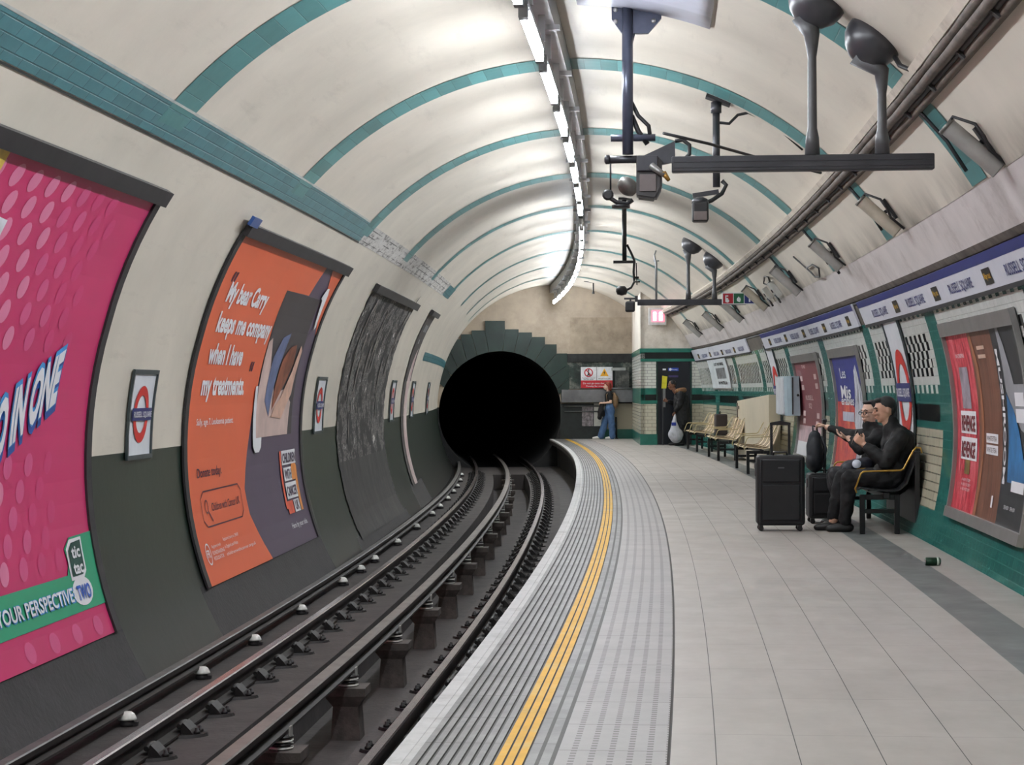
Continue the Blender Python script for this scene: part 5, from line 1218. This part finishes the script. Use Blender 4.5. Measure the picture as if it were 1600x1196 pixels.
def hand(wrist, fdir, palm_n, side, curl=.5, k=1.0):
    """palm, four unequal bent fingers and a thumb leaving the side of the palm"""
    f = Vector(fdir).normalized(); n = Vector(palm_n); n = (n - f*n.dot(f)).normalized(); t = f.cross(n)*side; w_ = Vector(wrist); caps = []
    for i, (off, L) in enumerate(((-.030, .068), (-.010, .078), (.011, .073), (.030, .058))):
        base = w_ + f*.085*k + t*off*k; caps.append([(w_ + f*.012*k + t*off*.55*k, .015*k), (base, .0125*k)])
        a1, a2 = curl*.7, curl*1.5
        p1 = base + (f*math.cos(a1) + n*math.sin(a1))*L*.5*k; p2 = p1 + (f*math.cos(a2) + n*math.sin(a2))*L*.5*k
        caps.append([(base, .0098*k), (p1, .0088*k), (p2, .007*k)])
    b0 = w_ + f*.03*k - t*.026*k; b1 = b0 + (f*.55 - t*.75 + n*.3).normalized()*.042*k; b2 = b1 + (f*.8 - t*.25 + n*.5).normalized()*.032*k
    caps.append([(b0, .014*k), (b1, .0115*k), (b2, .0085*k)]); return caps
SKIN = M('warm_skin', (206, 160, 136), .5, var=.06, scale=12); SKIN2 = M('light_skin', (222, 182, 160), .5, var=.06, scale=12); SKIN3 = M('brown_skin', (122, 82, 62), .5, var=.08, scale=12)
HAIRB = M('black_hair', (20, 18, 18), .45, var=.4, scale=60, bump=.5); BLK_J = M('black_jacket_cloth', (23, 23, 25), .75, var=.25, scale=6, bump=.3); BLK_T = M('black_trouser_cloth', (19, 19, 22), .8, var=.25, scale=7, bump=.3)
SHOE = M('black_shoe', (22, 22, 23), .45); EYE = M('dark_eye', (24, 18, 16), .2); LIP = M('lip_tone', (164, 96, 88), .5)
def face_bits(t, P, k=1.0, brow=True, glasses=False):
    b = B()
    for s in (-1, 1): b.lathe([(0, -.008*k), (.008*k, -.004*k), (.009*k, 0), (.008*k, .004*k), (0, .008*k)], P(-.083, s*.03, .008), 12)
    b.build('eyes', EYE, t)
    b = B(); b.tube([P(-.0985, .02, -.057), P(-.103, 0, -.058), P(-.0985, -.02, -.057)], .0035*k, 6); b.build('mouth', LIP, t)
    if brow:
        b = B()
        for s in (-1, 1): b.tube([P(-.098, s*.012, .034), P(-.095, s*.032, .04), P(-.083, s*.048, .034)], .004*k, 6)
        b.build('eyebrows', HAIRB, t)
    if glasses:
        b = B()
        for s in (-1, 1):
            b.tube([P(-.108, s*.03 + .022*math.cos(a), .008 + .018*math.sin(a)) for a in np.linspace(0, 2*PI, 17)], .0028*k, 6, cap=False); b.tube([P(-.106, s*.052, .012), P(.01, s*.08, .012)], .0028*k, 6)
        b.tube([P(-.108, -.008, .012), P(-.108, .008, .012)], .0028*k, 6); b.build('glasses', M('dark_spectacle_frame', (36, 30, 34), .3), t)
def shoe(caps, heel, toe, r=.042):
    h, q_ = Vector(heel), Vector(toe); caps.append([(h + Vector((0, 0, r)), r), ((h+q_)/2 + Vector((0, 0, r*1.0)), r), (q_ + Vector((0, 0, r*.72)), r*.72)])

# ---------- man on the near end of the bench, in profile, looking at a phone
t = empty('person', 3.0, 19.72, 0)
HC = (.0, .0, 1.185); hc, he, P1, Mh = head_parts(HC, .12, -.14, 1.05)
def man1():
    sh_l, sh_r = (.12, -.17, .93), (.12, .17, .93)
    arms = [[((.12, -.17, .93), .055), ((-.02, -.215, .69), .045), ((-.21, -.12, .85), .030)], [((.12, .17, .93), .055), ((.0, .19, .70), .045), ((-.2, .05, .84), .030)]]
    legs = [[((.06, -.10, .53), .085), ((-.36, -.12, .53), .065), ((-.40, -.11, .10), .045)], [((.06, .10, .53), .085), ((-.40, .10, .53), .065), ((-.50, .08, .10), .045)]]
    tor = [[((.08, 0, .55), .13), ((.13, 0, .78), .14), ((.11, 0, .93), .10), ((.05, 0, 1.03), .06), ((.0, 0, 1.12), .055)]]
    caps = arms + legs + tor + [[((.12, -.17, .93), .06), ((.12, .17, .93), .06)]] + hand((-.215, -.115, .855), (-.75, .15, .65), (-.2, .3, .3), 1, .9) + hand((-.205, .045, .845), (-.7, -.3, .55), (-.1, -.5, .5), -1, .8)
    blob('body', caps + hc, he, .0062, SKIN, t, 3)
    j = [[((.12, -.175, .92), .088), ((-.02, -.22, .685), .078), ((-.185, -.135, .825), .052)], [((.12, .175, .92), .078), ((.0, .2, .69), .066), ((-.18, .055, .82), .045)],
         [((.08, 0, .50), .165), ((.13, 0, .72), .17), ((.13, 0, .88), .165), ((.07, 0, 1.0), .10)], [((.12, -.14, .93), .085), ((.12, .14, .93), .085)], [((-.06, -.12, .60), .07), ((.0, .12, .60), .08)],
         [((.075, -.0, 1.0), .085), ((.06, 0, 1.075), .07)], [((.03, -.1, .5), .1), ((.1, -.1, .62), .12)]]
    blob('jacket', j, [], .012, BLK_J, t, 3, wr=.035)
    tr_ = [[((.06, -.10, .52), .11), ((-.36, -.12, .52), .085), ((-.40, -.11, .12), .062)], [((.06, .10, .52), .11), ((-.40, .10, .52), .085), ((-.50, .08, .14), .06)]]
    blob('trousers', tr_, [], .012, BLK_T, t, 3, wr=.035)
    for hx, y in ((-.38, -.11), (-.48, .08)):
        s_ = []; shoe(s_, (hx+.02, y, 0), (hx-.18, y, 0), .045); blob('shoe', s_, [], .01, SHOE, t, 2)
    hr = Matrix(Mh)
    he2 = [(P1(.022, 0, .052), (.098, .084, .088), Mh.to_euler()), (P1(.062, 0, .005), (.052, .072, .06), Mh.to_euler()), (P1(-.052, 0, .103), (.04, .055, .026), Mh.to_euler())]
    blob('hair', [], he2, .007, HAIRB, t, 2); face_bits(t, P1)
    b = B(); b.obox((-.30, -.03, .925), Vector((.35, .1, .95)).normalized(), (0, 1, 0), Vector((-.95, 0, .35)).normalized(), .07, .036, .005); b.build('phone', M('dark_phone', (30, 22, 34), .2), t)
man1(); tag(t, 'person in black on the near end of the bench, in profile over a phone', 'person')
for c in list(t.children):
    if c.name.startswith('phone'):
        m = c.matrix_world.copy(); c.parent = None; bpy.context.view_layer.update(); c.matrix_world = t.matrix_basis.copy(); tag(c, 'dark mobile phone held by the seated person in profile', 'phone')
# ---------- second man, turned towards the camera, arm out to the suitcase handle
t = empty('person', 2.93, 20.45, 0)
hc, he, P2, Mh2 = head_parts((.02, .0, 1.15), .62, -.06, 1.04)
def man2():
    arms = [[((.08, -.18, .92), .055), ((-.12, -.24, .80), .044), ((-.22, -.16, .90), .03)], [((.08, .17, .92), .055), ((-.16, .27, .92), .045), ((-.38, .38, 1.0), .032)]]
    legs = [[((.06, -.10, .53), .085), ((-.34, -.14, .53), .065), ((-.28, -.14, .10), .045)], [((.06, .10, .53), .085), ((-.34, .12, .53), .065), ((-.28, .12, .10), .045)]]
    tor = [[((.08, 0, .55), .13), ((.1, 0, .78), .14), ((.08, 0, .92), .10), ((.02, 0, 1.02), .06), ((-.01, 0, 1.10), .055)]]
    caps = arms + legs + tor + [[((.08, -.17, .92), .06), ((.08, .17, .92), .06)]] + hand((-.385, .385, 1.005), (-.9, .3, .35), (-.3, 0, -.9), -1, 1.3) + hand((-.225, -.155, .90), (-.8, .3, .25), (0, .2, .9), 1, .7)
    blob('body', caps + hc, he, .0062, SKIN2, t, 3)
    j = [[((.08, -.18, .91), .078), ((-.12, -.24, .79), .062), ((-.20, -.17, .88), .046)], [((.08, .17, .92), .08), ((-.16, .27, .915), .066), ((-.34, .36, .985), .048)],
         [((.08, 0, .50), .165), ((.1, 0, .72), .17), ((.09, 0, .88), .15), ((.03, 0, 1.0), .08)], [((.08, -.14, .92), .085), ((.08, .14, .92), .085)], [((.02, 0, 1.0), .075), ((.0, 0, 1.04), .068)]]
    blob('jacket', j, [], .012, BLK_J, t, 3, wr=.035)
    tr_ = [[((.06, -.10, .52), .11), ((-.34, -.14, .52), .085), ((-.28, -.14, .12), .06)], [((.06, .10, .52), .11), ((-.34, .12, .52), .085), ((-.28, .12, .14), .06)]]
    blob('trousers', tr_, [], .012, M('charcoal_trouser_cloth', (44, 44, 48), .8, var=.2, bump=.3), t, 3, wr=.035)
    for y in (-.14, .12):
        s_ = []; shoe(s_, (-.24, y, 0), (-.45, y, 0), .045); blob('shoe', s_, [], .01, SHOE, t, 2)
    he2 = [(P2(.024, 0, .05), (.096, .083, .085), Mh2.to_euler()), (P2(.062, 0, .005), (.05, .072, .06), Mh2.to_euler()), (P2(-.04, 0, .108), (.04, .055, .02), Mh2.to_euler())]
    blob('hair', [], he2, .007, HAIRB, t, 2); face_bits(t, P2, glasses=True)
man2(); tag(t, 'person in black with glasses on the bench, one arm stretched to a suitcase handle', 'person')
# bag on the lap
t = empty('lap_bag', 2.76, 20.05, .585); blob('body', [[((-.1, -.12, .0), .07), ((.08, -.05, .05), .09), ((.1, .12, .02), .08)]], [((0, 0, .02), (.16, .16, .09))], .012, M('navy_bag_cloth', (24, 27, 40), .6, var=.2, bump=.2), t, 3, wr=.035)
b = B(); b.lathe([(.0, 0), (.045, .0), (.045, .004), (0, .006)], (-.02, -.185, .07), 20, axis=(-.15, -.9, .35)); o = b.build('white_badge', M('pearly_white_badge', (214, 220, 232), .3), t); tag(t, 'dark navy bag with a white oval badge on the lap of the seated pair', 'bag')

# ---------- large suitcase
SC_ = M('black_suitcase_cloth', (22, 23, 27), .6, var=.2, scale=4, bump=.2); SCP = M('black_suitcase_plastic', (26, 26, 29), .35)
def wheels(t, xs, ys, r=.026):
    for x in xs:
        for y in ys:
            w_ = B(); w_.lathe([(.012, -.02), (r, -.018), (r, .018), (.012, .02)], (x, y, r), 18, axis=(0, 1, 0)); w_.box(x-.02, x+.02, y-.026, y+.026, r, .062, bev=.004); w_.build('wheel', SCP, t)
def suitcase(t, w_, d, h, z0=.055, bev=.035):
    b = B(); b.box(-w_/2, w_/2, -d/2, d/2, z0, h, bev=bev); b.build('shell', SC_, t)
    b = B(); b.box(-w_/2+.05, w_/2-.05, -d/2-.018, -d/2+.01, z0+.05, h*.62, bev=.012); b.box(-w_/2+.05, w_/2-.05, -d/2-.018, -d/2+.01, h*.65, h-.04, bev=.012); b.build('front_pocket', SC_, t)
    b = B(); b.tube([(-w_/2+.035, -d/2-.004, z0+.04), (-w_/2+.035, -d/2-.004, h-.04), (w_/2-.035, -d/2-.004, h-.04), (w_/2-.035, -d/2-.004, z0+.04)], .005, 6); b.build('zip', M('dark_zip', (44, 44, 48), .4), t)
    b = B(); b.tube([(-.07, -.02, h), (-.06, -.02, h+.03), (.06, -.02, h+.03), (.07, -.02, h)], .011, 8); b.build('grab_handle', SCP, t)
    b = B(); b.box(-w_/2-.012, -w_/2+.006, -.05, .05, h*.72, h*.9, bev=.004); b.build('side_handle', M('grey_side_handle', (64, 64, 68), .4), t)
    wheels(t, (-w_/2+.04, w_/2-.05), (-d/2+.05, d/2-.05))
t = empty('suitcase', 1.985, 19.85, 0); suitcase(t, .47, .30, .745)
b = B()
for x in (-.075, .10): b.box(x-.013, x+.013, .10, .125, .72, 1.05)
b.prism([(-.09, 1.04), (.115, 1.04), (.115, 1.065), (.02, 1.085), (-.09, 1.065)], lambda x, z: (x, .09, z), lambda x, z: (x, .135, z)); b.build('telescopic_handle', SCP, t)
b = B(); b.box(-.03, .03, -.03, .02, .745, .752); b.build('metal_badge', M('bright_badge', (200, 200, 204), .3, metal=.8), t)
b = B(); b.box(-.03, .03, -.17, -.166, .62, .632); b.build('front_badge', M('grey_front_badge', (90, 90, 94), .4), t)
tag(t, 'large black upright suitcase with raised handle and four wheels', 'suitcase')
t = empty('suitcase', 2.50, 20.95, 0); suitcase(t, .30, .40, .52, bev=.03)
b = B()
for y in (-.08, .08): b.box(.02, .04, y-.012, y+.012, .5, 1.06)
b.box(.01, .05, -.095, .095, 1.05, 1.085, bev=.008); b.build('telescopic_handle', SCP, t)
tag(t, 'smaller black suitcase whose handle the person with glasses holds', 'suitcase')
t = empty('backpack', 2.42, 20.84, .525); BPK = M('blue_black_backpack_cloth', (30, 35, 42), .7, var=.25, scale=8, bump=.3)
blob('body', [[((0, 0, .09), .085), ((-.005, 0, .28), .085), ((.0, 0, .38), .065)]], [((0, 0, .2), (.085, .14, .2)), ((-.04, -.03, .12), (.06, .11, .09))], .012, BPK, t, 3)
b = B(); b.tube([(-.02, -.02, .44), (-.02, 0, .49), (.02, .02, .48), (.03, .02, .43)], .009, 6); b.build('top_loop', BPK, t)
b = B(); b.tube([(.07, -.06, .38), (.11, -.07, .25), (.08, -.06, .06)], .014, 6); b.tube([(.07, .06, .38), (.11, .07, .25), (.08, .06, .06)], .014, 6); b.build('shoulder_strap', BPK, t)
tag(t, 'dark blue grey backpack standing on top of the smaller suitcase', 'backpack')

# ---------- woman by the end wall
t = empty('person', 1.40, 56.0, 0)
hc, he, P3, Mh3 = head_parts((.0, 0, 1.49), .12, 0.0, .98)
def woman():
    caps = [[((.06, -.14, 1.29), .045), ((.08, -.18, 1.04), .036), ((-.12, -.12, 1.02), .024)], [((.06, .14, 1.29), .045), ((.05, .18, 1.04), .036), ((-.12, .08, 1.02), .024)],
            [((.06, 0, .90), .12), ((.04, 0, 1.08), .10), ((.05, 0, 1.24), .11), ((.03, 0, 1.34), .055), ((.0, 0, 1.43), .045)], [((.06, -.13, 1.29), .05), ((.06, .13, 1.29), .05)],
            [((.07, -.08, .88), .09), ((.10, -.09, .47), .06), ((.13, -.09, .08), .04)], [((.06, .08, .88), .09), ((-.06, .08, .47), .06), ((-.19, .08, .08), .04)]]
    caps += hand((-.13, -.115, 1.02), (-1, .1, .0), (0, .3, -.6), 1, .8, .9) + hand((-.13, .075, 1.02), (-1, -.2, .0), (0, -.3, -.6), -1, .8, .9)
    blob('body', caps + hc, he, .007, SKIN2, t, 3)
    blob('t_shirt', [[((.06, -.14, 1.29), .062), ((.075, -.17, 1.14), .056)], [((.06, .14, 1.29), .062), ((.055, .17, 1.14), .056)], [((.06, 0, .94), .135), ((.045, 0, 1.10), .125), ((.05, 0, 1.25), .125)], [((.06, -.12, 1.28), .07), ((.06, .12, 1.28), .07)]], [], .012, M('black_t_shirt', (22, 22, 24), .8), t, 3)
    blob('jeans', [[((.07, -.08, .86), .125), ((.10, -.09, .5), .098), ((.13, -.09, .08), .092)], [((.05, .08, .86), .125), ((-.06, .08, .5), .098), ((-.18, .08, .08), .095)], [((.06, -.03, .93), .13), ((.06, .03, .93), .13)]], [], .012, M('mid_blue_denim', (74, 104, 144), .85, var=.18, scale=5, bump=.3), t, 3, wr=.035)
    for hx, y in ((.17, -.09), (-.18, .08)):
        s_ = []; shoe(s_, (hx, y, 0), (hx-.22, y, 0), .042); blob('shoe', s_, [], .01, M('white_trainer', (216, 216, 212), .5), t, 2)
    HR = M('copper_red_hair', (136, 52, 34), .5, var=.3, scale=40, bump=.5)
    blob('hair', [[(P3(.06, 0, .02), .07), (P3(.085, 0, -.09), .05)], [(P3(.02, -.07, .04), .03), (P3(.035, -.075, -.09), .026)], [(P3(.02, .07, .04), .03), (P3(.035, .075, -.09), .026)]], [(P3(.022, 0, .05), (.098, .088, .09), Mh3.to_euler()), (P3(-.05, 0, .10), (.04, .06, .025), Mh3.to_euler())], .008, HR, t, 2)
    face_bits(t, P3)
woman(); tag(t, 'person with copper hair, black t-shirt and wide blue jeans standing by the end wall', 'person')
t = empty('backpack', 1.60, 56.0, .95); blob('body', [[((0, 0, .0), .08), ((.0, 0, .2), .085), ((-.01, 0, .32), .05)]], [((.01, 0, .12), (.10, .14, .21))], .014, M('tan_brown_backpack_cloth', (134, 106, 78), .7, var=.15, bump=.3), t, 3, wr=.035)
b = B(); b.tube([(-.04, -.09, .33), (-.14, -.13, .39), (-.24, -.13, .30), (-.22, -.135, .12), (-.08, -.11, .02)], .011, 6); b.build('strap', MATS['tan_brown_backpack_cloth'], t); tag(t, 'tan backpack on the back of the person in blue jeans', 'backpack')
t = empty('folded_coat', 1.22, 55.95, .48); blob('body', [[((.02, 0, .5), .07), ((-.02, 0, .3), .085), ((-.05, .0, .12), .06)], [((.02, .05, .48), .06), ((.06, .05, .2), .05)]], [], .014, M('black_coat_cloth', (30, 28, 30), .8, var=.25, bump=.3), t, 3, wr=.035); tag(t, 'black coat folded over the forearms of the person in blue jeans', 'coat')

# ---------- person in the doorway
t = empty('person', 2.66, 49.35, 0)
hc, he, P4, Mh4 = head_parts((-.14, 0, 1.50), .25, -.2, 1.0)
def man3():
    caps = [[((.05, .18, 1.28), .055), ((-.05, .22, 1.04), .045), ((-.24, .1, 1.10), .03)], [((.05, -.18, 1.28), .055), ((.02, -.22, 1.0), .045), ((-.08, -.16, .86), .03)],
            [((.1, 0, .90), .13), ((.07, 0, 1.15), .13), ((.02, 0, 1.28), .09), ((-.08, 0, 1.36), .055), ((-.12, 0, 1.44), .05)], [((.05, -.17, 1.28), .06), ((.05, .17, 1.28), .06)],
            [((.1, -.09, .86), .09), ((.06, -.1, .46), .065), ((.1, -.1, .08), .045)], [((.1, .09, .86), .09), ((.0, .1, .46), .065), ((-.02, .1, .08), .045)]]
    caps += hand((-.25, .095, 1.105), (-.9, -.1, .2), (0, -.9, .2), -1, 1.2) + hand((-.085, -.165, .85), (-.1, 0, -1), (-.5, .4, 0), 1, 1.3)
    blob('body', caps + hc, he, .0075, SKIN3, t, 3)
    blob('coat', [[((.05, .18, 1.27), .085), ((-.05, .22, 1.03), .072), ((-.21, .11, 1.09), .055)], [((.05, -.18, 1.27), .085), ((.02, -.22, 1.0), .07), ((-.07, -.17, .89), .054)],
                  [((.1, 0, .62), .21), ((.1, 0, .9), .2), ((.08, 0, 1.15), .19), ((.04, 0, 1.27), .13)], [((.05, -.14, 1.27), .10), ((.05, .14, 1.27), .10)]], [], .014, M('black_parka_cloth', (20, 20, 23), .7, bump=.2), t, 3, wr=.035)
    blob('fur_hood', [[((-.02, -.12, 1.36), .055), ((.08, -.1, 1.38), .062), ((.16, 0, 1.38), .065), ((.08, .1, 1.38), .06)]], [], .014, M('tan_fur_trim', (164, 124, 90), .9, var=.4, scale=40, bump=.9), t, 1)
    blob('trousers', [[((.1, -.09, .8), .10), ((.06, -.1, .46), .08), ((.1, -.1, .1), .065)], [((.1, .09, .8), .10), ((.0, .1, .46), .08), ((-.02, .1, .1), .065)]], [], .014, BLK_T, t, 3, wr=.035)
    for hx, y in ((.12, -.1), (.0, .1)):
        s_ = []; shoe(s_, (hx, y, 0), (hx-.2, y, 0), .045); blob('shoe', s_, [], .012, SHOE, t, 2)
    blob('hair', [], [(P4(.022, 0, .045), (.096, .083, .085), Mh4.to_euler())], .009, HAIRB, t, 2); face_bits(t, P4)
man3(); tag(t, 'person in a black coat with tan fur hood leaning at the dark doorway', 'person')
t = empty('carrier_bag', 2.555, 49.17, 0); bm_ = bmesh.new()
blob('body', [[((.02, 0, .78), .02), ((.0, 0, .58), .07), ((.02, 0, .35), .14), ((.04, 0, .22), .16)]], [((.03, 0, .28), (.19, .13, .17))], .014, M('milky_plastic_bag', (188, 190, 198), .35, var=.2, scale=5, bump=.8), t, 1)
b = B(); b.box(-.08, .03, -.112, -.10, .50, .58); b.build('blue_print', M('blue_bag_print', (40, 60, 150), .4), t); bm_.free()
tag(t, 'white plastic carrier bag with blue print held beside the dark doorway', 'bag')
